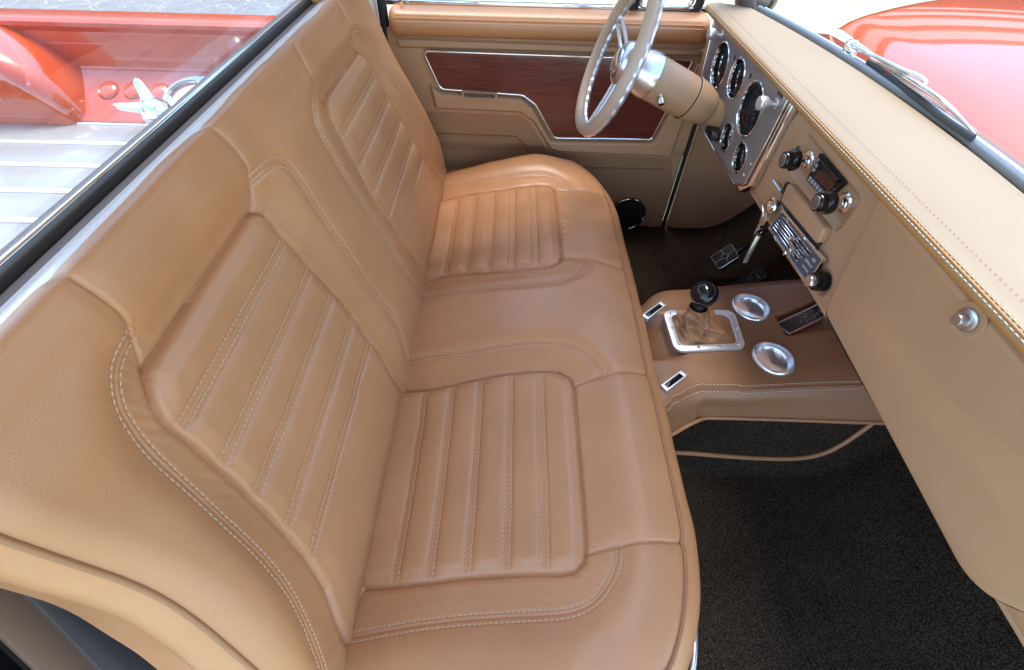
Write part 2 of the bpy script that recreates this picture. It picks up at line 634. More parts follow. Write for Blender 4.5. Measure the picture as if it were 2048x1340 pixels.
# ------------------------------------------------------------------ ground outside
def sheet(name, x0, x1, y0, y1, z, m, kind='structure'):
    o = mesh(name, [(x0, y0, z), (x1, y0, z), (x1, y1, z), (x0, y1, z)], [(0, 1, 2, 3)], m, None, False)
    return tag(o, None, None, None, kind)
g = sheet('ground', -150, 150, -150, 150, -0.56, M['grass'])
r = sheet('pavement', -40, -1.9, -40, 60, -0.556, M['asphalt'])

# ------------------------------------------------------------------ bench seat
def hermite(p, n=500):
    p = np.asarray(p, float)
    d = np.r_[0, np.cumsum(np.linalg.norm(np.diff(p, axis=0), axis=1))]
    t = np.linspace(0, d[-1], n)
    m = np.gradient(p, d, axis=0)
    i = np.clip(np.searchsorted(d, t) - 1, 0, len(d) - 2)
    h = (d[i + 1] - d[i])
    u = ((t - d[i]) / h)[:, None]
    h = h[:, None]
    return (2 * u ** 3 - 3 * u ** 2 + 1) * p[i] + (u ** 3 - 2 * u ** 2 + u) * h * m[i] + (-2 * u ** 3 + 3 * u ** 2) * p[i + 1] + (u ** 3 - u ** 2) * h * m[i + 1]
def arclen(q):
    return np.r_[0, np.cumsum(np.linalg.norm(np.diff(q, axis=0), axis=1))]
PROF_C = hermite([(-.08, .352), (0, .362), (.1, .388), (.2, .412), (.3, .430), (.4, .436), (.47, .430), (.52, .415), (.55, .39), (.565, .36), (.57, .27)])
S_C = arclen(PROF_C)
PROF_B = hermite([(.03, .34), (.015, .40), (.002, .454), (-.028, .55), (-.06, .65), (-.088, .74), (-.108, .82), (-.117, .865), (-.123, .89), (-.132, .9045), (-.146, .9025), (-.165, .885), (-.18, .85)])
S_B = arclen(PROF_B)
def cross_v(v, flat, r):
    a = np.abs(v)
    ang = np.clip((a - flat) / r, 0, math.pi / 2)
    y = np.minimum(a, flat) + r * np.sin(ang)
    dep = r * (1 - np.cos(ang)) + np.maximum(a - flat - r * math.pi / 2, 0)
    return np.sign(v) * y, dep
# template drawn in seat coordinates (|y|, arc length)
C_INS = [(.172, .03), (.172, .082), (.178, .157), (.172, .214), (.164, .275), (.16, .332), (.16, .394), (.163, .43), (.177, .454), (.198, .461), (.26, .461), (.40, .460), (.506, .460), (.52, .457), (.533, .443), (.537, .418), (.536, .374), (.537, .319), (.539, .264), (.543, .212), (.546, .148), (.547, .08), (.547, .03)]
C_ST_I = smoothline([(.10, .03), (.10, .09), (.098, .155), (.097, .23), (.094, .304), (.092, .376), (.095, .428), (.107, .468), (.128, .498), (.157, .517), (.179, .519)], 120)
C_ST_O = smoothline([(.617, .03), (.615, .081), (.605, .16), (.597, .244), (.593, .325), (.591, .396), (.587, .442), (.574, .475), (.552, .495), (.526, .507), (.499, .511)], 120)
C_X_I = smoothline([(.198, .461), (.187, .494), (.179, .519), (.168, .565), (.163, .612)], 40)
C_X_O = smoothline([(.508, .46), (.499, .508), (.491, .56), (.488, .612)], 40)
C_PL = [.152, .210, .270, .332, .394]
B_INS = [(.18, .02), (.177, .074), (.165, .118), (.16, .174), (.152, .235), (.152, .273), (.161, .351), (.165, .42), (.167, .464), (.178, .477), (.196, .483), (.32, .4825), (.45, .481), (.463, .473), (.477, .459), (.487, .44), (.491, .42), (.498, .365), (.507, .30), (.514, .235), (.520, .175), (.53, .118), (.544, .075), (.56, .02)]
B_ST_I = smoothline([(.153, .511), (.123, .511), (.09, .502), (.072, .485), (.067, .455), (.068, .40), (.07, .34), (.07, .26), (.07, .165), (.075, .12), (.085, .084), (.105, .03)], 120)
B_ST_O = smoothline([(.433, .516), (.456, .514), (.476, .509), (.495, .496), (.507, .48), (.517, .459), (.530, .427), (.542, .385), (.552, .335), (.556, .286), (.562, .226), (.572, .175), (.584, .125), (.598, .07), (.606, .02)], 140)
B_X_O = smoothline([(.429, .66), (.429, .60), (.429, .54), (.433, .516), (.442, .492), (.45, .481)], 60)
B_X_I = smoothline([(.156, .66), (.154, .60), (.148, .56), (.148, .53), (.153, .511), (.162, .493), (.178, .478)], 60)
B_PL = [.174, .233, .298, .359, .423]

def pleats(s, inner_mask, PL, lo, hi, depth):
    ed = np.array([lo] + list(PL) + [hi])
    i = np.clip(np.searchsorted(ed, s) - 1, 0, len(ed) - 2)
    w = ed[i + 1] - ed[i]
    q = np.clip((s - ed[i]) / w, 0, 1)
    x = np.abs(2 * q - 1)
    h = depth * (1 - x ** 2.7)
    dm = np.min(np.abs(s[..., None] - np.array(PL)), axis=-1)
    h += 0.0016 * np.exp(-(dm / 0.0035) ** 2)               # raised fold between the two stitch rows
    h -= 0.0016 * np.exp(-((dm - 0.0064) / 0.0018) ** 2)
    return h
def seat_surface(kind, ny, ns):
    if kind == 'c':
        q, S, INS, XI, XO, STI, STO, PL = PROF_C, S_C, C_INS, C_X_I, C_X_O, C_ST_I, C_ST_O, C_PL
        flat, rr, down = .660, .055, .10
        s_end = S[-1]
    else:
        q, S, INS, XI, XO, STI, STO, PL = PROF_B, S_B, B_INS, B_X_I, B_X_O, B_ST_I, B_ST_O, B_PL
        flat, rr, down = .598, .034, .085
        s_end = S[-1]
    vm = flat + rr * math.pi / 2 + down
    v = np.linspace(-vm, vm, ny)
    s = np.linspace(0, s_end, ns)
    Vv, Ss = np.meshgrid(v, s)
    y, dep = cross_v(Vv, flat, rr)
    X = np.interp(Ss, S, q[:, 0])
    Z = np.interp(Ss, S, q[:, 1])
    a = np.abs(y)
    av = np.abs(Vv)
    # everything is drawn with |v| (v equals y away from the rolled ends)
    d_ins = dist_poly(av, Ss, INS, True)
    ins = inside_poly(av, Ss, INS)
    d_st = np.minimum(dist_poly(av, Ss, STI), dist_poly(av, Ss, STO))
    d_x = np.minimum(dist_poly(av, Ss, XI), dist_poly(av, Ss, XO))
    h = np.zeros_like(X)
    # bucket shape round the two inserts
    if kind == 'c':
        edge = sst(s_end - Ss, 0.05, 0.16)
        h += np.where(ins, -0.010 - 0.006 * sst(d_ins, 0, .12), -0.010 + 0.017 * sst(d_ins, 0.0, .10)) * edge
        h += 0.010 * np.exp(-((av - .665) / .05) ** 2) * np.exp(-((Ss - .36) / .16) ** 2)
    else:
        edge = sst(S[-1] - Ss, 0.09, 0.17)
        up = sst(Ss, 0.0, 0.12)
        h += np.where(ins, -0.006, -0.006 + 0.017 * sst(d_ins, 0.0, .085)) * edge * (0.35 + 0.65 * up)
        h += 0.020 * np.exp(-((av - .59) / .055) ** 2) * np.exp(-((Ss - .27) / .17) ** 2)
        h += -0.008 * np.exp(-(d_ins / 0.03) ** 2) * (~ins) * np.exp(-((Ss - .50) / .03) ** 2)
    lo = 0.02
    hi = .461 if kind == 'c' else .482
    pl = pleats(Ss, ins, PL, lo, hi, 0.0078 if kind == 'c' else 0.0076)
    fade = .22 + .78 * sst(d_ins, 0.0, 0.026)
    h += np.where(ins, pl * fade, 0)
    # insert seam: tucked crease, the surround rolls into it
    h += np.where(ins, 0.0025 * sst(d_ins, 0, .008) - .0025, 0.0035 * sst(d_ins, 0, .012) - 0.0025)
    h -= 0.0050 * np.exp(-(d_ins / .0022) ** 2)
    # top stitched seams
    h -= 0.0022 * np.exp(-(d_st / .0016) ** 2) + 0.0035 * np.exp(-(d_st / .018) ** 2) + 0.0012 * np.exp(-((d_st - .0068) / .0016) ** 2)
    h -= np.where(ins, 0, 0.0036 * np.exp(-(d_x / .0022) ** 2) + 0.002 * np.exp(-(d_x / .012) ** 2))
    # soft unevenness and small puckers along the seams
    h *= 1 - .8 * sst(dep, .03, .06)
    h += 0.0006 * noise2(Vv, Ss, .05, 5) + 0.0010 * noise2(Vv, Ss, .12, 6)
    pk = noise2(Vv + Ss * .4, Ss * .25, .007, 8)
    near = np.exp(-(d_ins / .03) ** 2) * (~ins) + np.exp(-((Ss - .10) / .03) ** 2) * (0.5 if kind == 'c' else 0.1) + np.exp(-(d_st / .02) ** 2) * .5
    h += 0.00032 * pk * near * sst(d_ins, 0, .006)
    if kind == 'b':
        wr = noise2(Vv * .5, Ss + Vv * .8, .022, 9)
        h += 0.0006 * wr * np.exp(-((Ss - .05) / .04) ** 2)
    # assemble
    if kind == 'c':
        ramp = sst(Ss, .30, .60)
        c = np.clip((np.abs(y) - .38) / .335, 0, 1)
        X = X - .12 * c ** 3 * ramp
        P = np.stack([X, y, Z - dep], -1)
    else:
        sc = 1 + (-.016 + .155 * sst(.42 - Ss, 0, .42)) * sst(np.abs(Vv), .42, .60)
        P = np.stack([X - .97 * dep, y * sc, Z - .25 * dep], -1)
    N = grid_normals(P)
    if kind == 'c':
        if N[ns // 2, ny // 2, 2] < 0: N = -N
    else:
        if N[ns // 2, ny // 2, 0] < 0: N = -N
    P = P + N * h[..., None]
    return v, s, P, ins, INS, Vv, Ss
def surf_lookup(v, s, P, N, pts):
    # pts: (n,2) of (v,s) -> positions and normals (bilinear)
    fi = np.clip(np.interp(pts[:, 1], s, np.arange(len(s))), 0, len(s) - 1.001)
    fj = np.clip(np.interp(pts[:, 0], v, np.arange(len(v))), 0, len(v) - 1.001)
    i, j = fi.astype(int), fj.astype(int)
    a, b = (fi - i)[:, None], (fj - j)[:, None]
    L = lambda A: (A[i, j] * (1 - a) * (1 - b) + A[i + 1, j] * a * (1 - b) + A[i, j + 1] * (1 - a) * b + A[i + 1, j + 1] * a * b)
    return L(P), L(N)
def offset_line(p, d):
    t = np.gradient(p, axis=0)
    t /= np.linalg.norm(t, axis=1)[:, None] + 1e-12
    return p + d * np.stack([-t[:, 1], t[:, 0]], 1)
def stitch_mesh(name, rows, m, parent, length=.0052, pitch=.0078, w=.00072, lift=.0003):
    # rows: list of (positions(n,3), normals(n,3)) dense polylines; thread drawn as short capsules
    V, F = [], []
    for P, N in rows:
        d = np.r_[0, np.cumsum(np.linalg.norm(np.diff(P, axis=0), axis=1))]
        k = int(d[-1] / pitch)
        if k < 1: continue
        c = np.arange(k) * pitch + pitch / 2
        A = np.stack([np.interp(c - length / 2, d, P[:, x]) for x in range(3)], 1)
        B = np.stack([np.interp(c + length / 2, d, P[:, x]) for x in range(3)], 1)
        Nn = np.stack([np.interp(c, d, N[:, x]) for x in range(3)], 1)
        T = B - A
        T /= np.linalg.norm(T, axis=1)[:, None] + 1e-12
        Sd = np.cross(Nn, T)
        A = A + Nn * lift
        B = B + Nn * lift
        for i in range(k):
            o = len(V)
            for q, sc, sh in ((A[i], .45, -.25), (A[i] * .75 + B[i] * .25, 1, .35), (A[i] * .25 + B[i] * .75, 1, .35), (B[i], .45, -.25)):
                cen = q + Nn[i] * w * sh
                V += [cen + Sd[i] * w * sc, cen + Nn[i] * w * sc, cen - Sd[i] * w * sc, cen - Nn[i] * w * sc]
            for r in range(3):
                for e in range(4):
                    f = (e + 1) % 4
                    F.append((o + r * 4 + e, o + r * 4 + f, o + r * 4 + 4 + f, o + r * 4 + 4 + e))
            F.append((o, o + 3, o + 2, o + 1))
            F.append((o + 12, o + 13, o + 14, o + 15))
    return mesh(name, V, F, m, parent, True, 60)

seat = empty('bench_seat', (0.2, 0, 0.12), 'tan leather bench seat with pleated inserts and pale stitching', 'bench seat')
def build_half(kind, nm, ny, ns):
    v, s, P, ins, INS, Vv, Ss = seat_surface(kind, ny, ns)
    N = grid_normals(P)
    flip = (N[ns // 2, ny // 2, 2] < 0) if kind == 'c' else (N[ns // 2, ny // 2, 0] < 0)
    if flip: N = -N
    vc, sc_ = (v[:-1] + v[1:]) / 2, (s[:-1] + s[1:]) / 2
    Vc, Sc = np.meshgrid(vc, sc_)
    insq = inside_poly(np.abs(Vc), Sc, INS)
    base = link(nm, grid_mesh(nm, P, ~insq, flip), M['leather'], seat)
    for sg in (-1, 1):
        link('pleated_insert', grid_mesh('pleated_insert', P, insq & (np.sign(Vc) == sg), flip), M['leather'], base)
    rows = []
    PLs, STs = (C_PL, (C_ST_I, C_ST_O)) if kind == 'c' else (B_PL, (B_ST_I, B_ST_O))
    for sg in (-1, 1):
        for st in STs:
            for off in (-.0068, .0068):
                q = resample(offset_line(st, off), .002)
                q = q * np.array([sg, 1])
                rows.append(surf_lookup(v, s, P, N, q))
        for p in PLs:
            xs = np.linspace(.12, .60, 400)
            okm = inside_poly(xs, np.full(400, p), INS)
            xs = xs[okm]
            for off in (-.0058, .0058):
                q = np.stack([sg * np.linspace(xs[0] + .003, xs[-1] - .003, 220), np.full(220, p + off)], 1)
                rows.append(surf_lookup(v, s, P, N, q))
    stitch_mesh('stitching', rows, M['thread'], base)
    return v, s, P, N, base
vC, sC, PC, NC, cushion = build_half('c', 'seat_cushion', 960, 450)
vB, sB, PB, NB, backrest = build_half('b', 'seat_backrest', 960, 440)
# piping round the cushion front edge and the ends of the backrest
a = np.linspace(0, 1, 160)
q = np.r_[np.stack([np.full(60, -.70), np.linspace(.08, .50, 60)], 1), smoothline([(-.70, .51), (-.69, .57), (-.65, .612)], 20), np.stack([np.linspace(-.64, .64, 160), np.full(160, .614)], 1), smoothline([(.65, .612), (.69, .57), (.70, .51)], 20), np.stack([np.full(60, .70), np.linspace(.50, .08, 60)], 1)]
pp, nn = surf_lookup(vC, sC, PC, NC, q)
tube('piping', pp + nn * .001, .0035, M['piping'], cushion, 8)
for sg in (-1, 1):
    q = np.stack([np.full(120, sg * .622), np.linspace(.03, .60, 120)], 1)
    pp, nn = surf_lookup(vB, sB, PB, NB, q)
    tube('piping', pp + nn * .0005, .003, M['piping'], backrest, 8)
q = np.stack([np.linspace(-.63, .63, 200), np.full(200, sB[-1] - .035)], 1)
pp, nn = surf_lookup(vB, sB, PB, NB, q)
tube('piping', pp + nn * .0005, .0028, M['piping'], backrest, 8)
box('seat_base', (.24, 0, .22), (.58, 1.36, .16), M['dark'], seat, .02)
tube('frame_rail', smoothline([(.30, -.69, .27), (.50, -.67, .275), (.562, -.58, .28), (.585, -.3, .285), (.585, .3, .285), (.562, .58, .28), (.50, .67, .275), (.30, .69, .27)], 80), .006, M['satin'], seat, 8)

# ------------------------------------------------------------------ dashboard
def wind_x(y):
    return .947 - .167 * y * y
YN, YF = -.80, .705
dash = empty('dashboard', (.85, 0, .62), 'tan padded dashboard with light-paled top, stitched nose and painted metal face', 'dashboard')
PADP = [(0, .838), (-.018, .846), (-.05, .851)]
def pad_section(y):
    xw = wind_x(y) if y > -.72 else wind_x(-.72)
    pts = [(xw, .80), (xw, .838), (xw - .016, .846)]
    n = 10
    x0 = xw - .016
    for k in range(1, n + 1):
        t = k / n
        pts.append((x0 + (.762 - x0) * t, .846 + .0115 * t - .002 * t * t))
    pts += [(.750, .855), (.742, .8535), (.7365, .851), (.733, .8475), (.7318, .844), (.7325, .8405), (.735, .837), (.741, .832), (.750, .827), (.760, .8235), (.775, .822)]
    return [(x, y, z) for x, z in pts]
ys = np.linspace(YN, YF, 120)
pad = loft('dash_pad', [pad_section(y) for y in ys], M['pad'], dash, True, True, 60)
pad.data.materials.append(M['lit_pad'])
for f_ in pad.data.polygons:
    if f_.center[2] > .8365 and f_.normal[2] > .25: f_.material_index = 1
rows = []
yy = np.linspace(YN, YF, 900)
for x, z, nx, nz in ((.7365, .8512, -.55, .83), (.7325, .8465, -.9, .4)):
    rows.append((np.stack([np.full(900, x), yy, np.full(900, z)], 1), np.tile([nx, 0, nz], (900, 1))))
stitch_mesh('stitching', rows, M['thread'], pad, lift=.0006)
xs = np.array([.757] * 900)
stitch_mesh('stitching', [(np.stack([xs, yy, np.full(900, .8564)], 1), np.tile([-.1, 0, 1.0], (900, 1)))], M['pad'], pad, length=.0025, pitch=.0078, w=.0006)
v1, f1 = tube_vf([(.734, y, .8495) for y in (YN, YF)], .0012, 8)
mesh('welt', v1, f1, M['pad'], pad)

DX = .762
def D(px, py, X=DX):
    p = U(px, py, 0, X)
    return (-p[1], p[2])
def FD(X):
    return ((X, 0, 0), (0, -1, 0), (0, 0, 1), (-1, 0, 0))
def sd_round_quad(x, y, pts, r):
    ins = inside_poly(x, y, pts)
    d = dist_poly(x, y, pts, True)
    return np.where(ins, -d, d) - 0.0 * r
# face with the radio recess and the lighter dish pressed into it
gy = np.linspace(-.705, .80, 560)          # 2D x = -y
sz = np.r_[np.linspace(0, .20, 110), np.linspace(.203, .27, 34)]
GX, SS = np.meshgrid(gy, sz)
pf = hermite([(.770, .836), (.763, .80), (.762, .74), (.763, .67), (.763, .645), (.768, .632), (.782, .624), (.80, .622), (.84, .622)], 300)
sp_ = arclen(pf)
FXx = np.interp(SS, sp_, pf[:, 0])
FZz = np.interp(SS, sp_, pf[:, 1])
h = np.zeros_like(FXx)
rec = roundpoly([D(1610, 262), D(1722, 398), D(1672, 466), D(1577, 337)], .014, 5)
ins = inside_poly(GX, FZz, rec)
dr = dist_poly(GX, FZz, rec, True)
h += np.where(ins, -.010 * sst(dr, -.004, .010), -.010 * sst(-dr, -.004, .010) * (dr < .004))
lc = D(1643, 563)
dl = np.hypot(GX - lc[0], FZz - lc[1])
h -= .006 * (1 - sst(dl, .016, .026))
face_P = np.stack([FXx - h, -GX, FZz], -1)
qc = (face_P[:-1, :-1] + face_P[1:, 1:]) / 2
keep = ~((qc[..., 1] > .225) & (qc[..., 1] < .61) & (qc[..., 2] > .635) & (qc[..., 2] < .825))
fm = grid_mesh('dash_face', face_P, keep, grid_normals(face_P)[50, 200, 0] > 0)
face = link('dash_face', fm, M['plastic'], dash)
tube('lower_lip', [(.772, y, .6285) for y in np.linspace(YN, YF, 20)], .005, M['plastic'], dash, 10)
box('dash_back', (.86, -.05, .71), (.12, 1.46, .17), M['dark'], dash)
# glove box door
GXD = .745
gl = roundpoly([D(1757, 381, GXD), D(1642, 622, GXD), (.594, .624), (.668, .73), (.668, .8215)], [.012, .024, .055, .03, .01], 8)
glove = plate('glove_box_door', [gl], FD(GXD), .024, M['plastic'], dash, .0105)
gl2 = roundpoly([(D(1757, 381, GXD)[0] - .006, .8245), (D(1642, 622, GXD)[0] - .006, .633), (.597, .6215), (.671, .73), (.671, .8245)], [.012, .024, .05, .02, .01], 8)
plate('glove_box_gap', [gl2], FD(.7600), .003, M['dark'], glove)
lt = U(1937, 640, 0, GXD)
lathe('latch_dish', [(.0205, .0002), (.020, .0014), (.0175, .0016), (.0145, .0006), (.0125, .0004), (.001, .0004)], lt, (-1, 0, 0), M['plastic'], glove, 40)
lat = lathe('latch', [(.0128, .000), (.0128, .003), (.0105, .0045), (.0075, .005), (.007, .013), (.0062, .0145), (.001, .0148)], lt, (-1, 0, 0), M['satin'], glove, 32)
# ash tray and the small lever above it
ash = roundpoly([D(1575, 364, .748), D(1649, 456, .748), D(1633, 490, .748), D(1560, 402, .748)], .008, 6)
plate('ashtray', [ash], FD(.748), .016, M['plastic'], dash, .004)
gap_ = roundpoly([D(1570, 358, .7585), D(1653, 458, .7585), D(1636, 497, .7585), D(1560, 408, .7585)], .008, 6)
plate('ashtray_slot', [gap_], FD(.7585), .003, M['black'], dash)
p1, p2 = U(1548, 361, 0, .752), U(1563, 383, 0, .752)
tube('vent_lever', [p1, p2], .0038, M['satin'], dash, 8, flat=.7)
# cigarette lighter
lc3 = np.array([.767, -lc[0], lc[1]])
lig = lathe('cigarette_lighter', [(.0165, 0), (.0165, .012), (.0155, .018), (.012, .020), (.0118, .020), (.0118, .020)], lc3, (-1, 0, 0), M['gloss_black'], None, 32)
tag(lig, 'round black and silver cigarette lighter pushed into the dash beside the glove box', 'lighter')
lathe('lighter_button', [(.0105, .0195), (.0105, .027), (.0095, .0285), (.001, .029)], lc3, (-1, 0, 0), M['brushed'], lig, 28)
# ignition lock
ig = U(1547, 412, 0, .757)
lathe('ignition_lock', [(.0165, -.004), (.0165, .004), (.0145, .007), (.012, .0075), (.0112, .004), (.0105, .004), (.0095, .009), (.001, .0095)], ig, (-1, 0, 0), M['chrome'], dash, 36)

# ------------------------------------------------------------------ gauge cluster
CX = .745
clus = empty('gauge_cluster', (CX, .40, .73), 'grey metal gauge cluster with chrome edge and deep round dials', 'gauge cluster')
def c2(p, X=CX):
    q = U(p[0], p[1], 0, X)
    return (-q[1], q[2])
cl_out = roundpoly([(-.645, .838), (-.168, .838), (-.185, .648), (-.222, .628), (-.60, .622)], [.012, .008, .016, .022, .02], 6)
G = [((1440, 131), .0475), ((1473, 158), .0395), ((1500, 219), .0525), ((1454, 274), .0295), ((1480, 315), .0300)]
extra = [(-.455, .668, .0295), (-.55, .668, .0295)]
gs = [(*c2(p), r) for p, r in G] + extra
hol = [circle2((x, z), r, 40) for x, z, r in gs]
ind = [c2((1468, 115)), c2((1500, 152))]
hol += [circle2(q, .0062, 20) for q in ind]
slots = [c2((1480, 91)), c2((1513, 128)), c2((1447, 56))]
hol += [roundpoly([(x - .002, z - .005), (x + .002, z - .005), (x + .002, z + .005), (x - .002, z + .005)], .001, 2) for x, z in slots]
kn = [c2((1444, 68)), c2((1552, 207))]
plate('face_plate', [cl_out] + hol, FD(CX), .003, M['panel_grey'], clus, .0006)
edge = [(-.648, .8405), (-.165, .8405), (-.182, .648), (-.220, .6245), (-.60, .6195)]
eo = roundpoly(edge, [.012, .008, .016, .022, .02], 6)
tube('chrome_edge', [(CX - .0005, -q[0], q[1]) for q in eo], .0022, M['chrome'], clus, 8, True)
# chrome side return on the right and underneath
ret = roundpoly([(-.650, .842), (-.150, .842), (-.163, .655), (-.200, .618), (-.60, .615)], [.012, .010, .03, .022, .02], 6)
plate('chrome_surround', [ret, roundpoly([(-.640, .833), (-.172, .833), (-.189, .652), (-.224, .632), (-.595, .627)], [.010, .006, .014, .020, .018], 6)], FD(CX + .003), .016, M['chrome'], clus, .004)
for i, (x, z) in enumerate(ind):
    lathe('indicator_light', [(.006, -.006), (.006, -.0035), (.001, -.003)], (CX, -x, z), (-1, 0, 0), M['gloss_black'], clus, 20)
for x, z in slots:
    box('slot_backing', (CX + .0024, -x, z), (.002, .006, .012), M['black'], clus)
for x, z, r in gs:
    o = (CX, -x, z)
    gauge = lathe('gauge', [(r + .0020, -.001), (r + .0030, .0016), (r + .0008, .0030), (r - .0016, .0012), (r - .003, -.006), (r - .0022, -.010), (r - .003, -.016), (r - .0045, -.032)], o, (-1, 0, 0), M['chrome'], clus, 56, 25, caps=False)
    lathe('dial', [(r - .0035, -.0325), (r - .0035, -.0315), (.001, -.0315)], o, (-1, 0, 0), M['dial'], gauge, 40)
    tv = []
    for k in range(25):
        t = R_(-135 + 270 * k / 24) + math.pi / 2
        l0, l1 = (r - .011, r - .006) if k % 4 == 0 else (r - .008, r - .006)
        c_, s_ = math.cos(t), math.sin(t)
        wdt = .0006
        q = [(c_ * l0 - s_ * wdt, s_ * l0 + c_ * wdt), (c_ * l0 + s_ * wdt, s_ * l0 - c_ * wdt), (c_ * l1 + s_ * wdt, s_ * l1 - c_ * wdt), (c_ * l1 - s_ * wdt, s_ * l1 + c_ * wdt)]
        tv.append(([(CX + .0312, o[1] - a_, o[2] + b_) for a_, b_ in q], [(0, 1, 2, 3)]))
    v_, f_ = join_vf(tv)
    mesh('tick_marks', v_, f_, M['print'], gauge, False)
    ang = R_(random.uniform(140, 230))
    tip = (CX + .0295, o[1] - math.cos(ang) * (r - .01), o[2] + math.sin(ang) * (r - .01))
    tube('needle', [(CX + .0295, o[1], o[2]), tip], [.0011, .0004], mat('needle_paint', (.5, .06, .03), .4), gauge, 6)
for x, z in kn:
    k_ = lathe('knob', [(.010, -.003), (.010, .001), (.0065, .002), (.0055, .006), (.0055, .014), (.010, .017), (.0125, .021), (.0130, .030), (.0120, .0335), (.001, .0345)], (CX, -x, z), (-1, 0, 0), M['bright_satin'], clus, 32)
for px, py in ((1501, 329), (1487, 350)):
    q = U(px, py, 0, CX)
    lathe('screw', [(.004, -.001), (.004, .0008), (.003, .0018), (.001, .002)], q, (-1, 0, 0), M['chrome'], clus, 16)
q = c2((1447, 50))
text_mesh('lettering', 'LIGHTS', .0075, ((CX - .0004, -(q[0] - .014), q[1] - .002), (0, -1, 0), (0, 0, 1), (-1, 0, 0)), M['black'], clus)
q = c2((1560, 190))
text_mesh('lettering', 'WIPER', .009, ((CX - .0004, -q[0], q[1]), (0, -1, 0), (0, 0, 1), (-1, 0, 0)), M['black'], clus)

# ------------------------------------------------------------------ car radio
rad = empty('car_radio', (.77, -.02, .77), 'black car radio with small screen between two round knobs', 'car radio')
RX = .764
fp = roundpoly([D(1639, 306, RX), D(1691, 363, RX), D(1648, 400, RX), D(1612, 360, RX)], .0015, 3)
plate('faceplate', [fp], FD(RX), .008, M['black'], rad, .001)
rp = [np.array(D(1639, 306, RX)), np.array(D(1691, 363, RX)), np.array(D(1648, 400, RX)), np.array(D(1612, 360, RX))]
x0, x1 = -.036, .062
def rq(u_, w_):           # bilinear on the faceplate, u to the right, w upward
    t_ = rp[0] * (1 - u_) + rp[1] * u_
    b_ = rp[3] * (1 - u_) + rp[2] * u_
    return b_ * (1 - w_) + t_ * w_
plate('display_hood', [[rq(.20, .80), rq(.93, .80), rq(.93, .97), rq(.20, .97)]], FD(RX - .008), .008, M['black'], rad, .0015)
plate('display', [[rq(.24, .34), rq(.90, .34), rq(.90, .78), rq(.24, .78)]], FD(RX - .0012), .0012, M['display'], rad)
for k, t_ in enumerate('123456'):
    a0 = .10 + k * .135
    plate('button', [[rq(a0, .07), rq(a0 + .095, .07), rq(a0 + .095, .24), rq(a0, .24)]], FD(RX - .002), .002, M['grey_button'], rad, .0004)
    c_ = rq(a0 + .047, .155)
    text_mesh('lettering', t_, .006, ((RX - .0023, -c_[0], c_[1]), (0, -1, 0), (0, 0, 1), (-1, 0, 0)), M['print'], rad)
for k in range(3):
    b0 = .42 + k * .17
    plate('button', [[rq(.06, b0), rq(.15, b0), rq(.15, b0 + .12), rq(.06, b0 + .12)]], FD(RX - .002), .002, M['grey_button'], rad, .0004)
for px, py in ((1617, 321), (1690, 406)):
    o = U(px, py, 0, .770)
    lathe('escutcheon', [(.0165, -.002), (.0165, .002), (.0135, .004), (.010, .0035), (.009, .0055), (.0065, .006), (.006, .022)], o, (-1, 0, 0), M['chrome'], rad, 32)
    kb = lathe('knob', [(.006, .020), (.0165, .021), (.0185, .024), (.0185, .030), (.0160, .032), (.0145, .034), (.0150, .037), (.0150, .043), (.0135, .046), (.0110, .047)], o, (-1, 0, 0), M['gloss_black'], rad, 36)
    lathe('knob_cap', [(.0100, .0465), (.0092, .0482), (.001, .0490)], o, (-1, 0, 0), M['grey_trim'], kb, 28)
    lathe('knob_ring', [(.0112, .0462), (.0112, .0476), (.0100, .0480)], o, (-1, 0, 0), M['satin'], kb, 28)
    d_ = np.array([0, .25, 1.0]); d_ /= np.linalg.norm(d_)
    b_ = np.asarray(o) + np.array([-.027, 0, 0])
    tube('knob_tab', [b_ + d_ * .014, b_ + d_ * .024], .0028, M['gloss_black'], kb, 8)

# ------------------------------------------------------------------ heater control
HX = .754
hq = [np.array(D(*p, HX)) for p in ((1567, 421), (1647, 519), (1614, 568), (1538, 456))]
def hp(u_, w_):
    t_ = hq[0] * (1 - u_) + hq[1] * u_
    b_ = hq[3] * (1 - u_) + hq[2] * u_
    return b_ * (1 - w_) + t_ * w_
def h3(u_, w_, X):
    q_ = hp(u_, w_)
    return np.array([X, -q_[0], q_[1]])
hc = empty('heater_control', h3(.5, .0, .76), 'slate heater control plate with chrome border and three slide levers', 'heater control')
hsl = [(.07, .80, .74), (.05, .74, .50), (.05, .70, .26)]
holes = [[hp(a_, w_ - .035), hp(b_, w_ - .035), hp(b_, w_ + .035), hp(a_, w_ + .035)] for a_, b_, w_ in hsl]
plate('faceplate', [[hp(0, 0), hp(1, 0), hp(1, 1), hp(0, 1)]] + holes, FD(HX), .003, M['slate'], hc, .0006)
plate('slot_backing', [[hp(.01, .02), hp(.99, .02), hp(.99, .98), hp(.01, .98)]], FD(HX + .0045), .002, M['black'], hc)
plate('chrome_border', [[hp(-.012, -.05), hp(1.012, -.05), hp(1.012, 1.05), hp(-.012, 1.05)], [hp(.012, .05), hp(.988, .05), hp(.988, .95), hp(.012, .95)]], FD(HX - .002), .006, M['chrome'], hc, .0008)
for a_, b_, w_ in hsl:
    for dw in (-.065, .065):
        tube('slot_trim', [h3(a_, w_ + dw, HX - .0004), h3(b_, w_ + dw, HX - .0004)], .0009, M['chrome'], hc, 6)
for a_, w_ in ((.50, .74), (.62, .50), (.58, .26)):
    lv = tube('slide_lever', [h3(a_, w_, HX + .004), h3(a_, w_, HX - .012)], .0022, M['chrome'], hc, 8)
    box('lever_grip', h3(a_, w_, HX - .014), (.008, .006, .010), M['chrome'], lv, .0015)
hd_ = h3(1, .5, 0) - h3(0, .5, 0); hd_ /= np.linalg.norm(hd_)
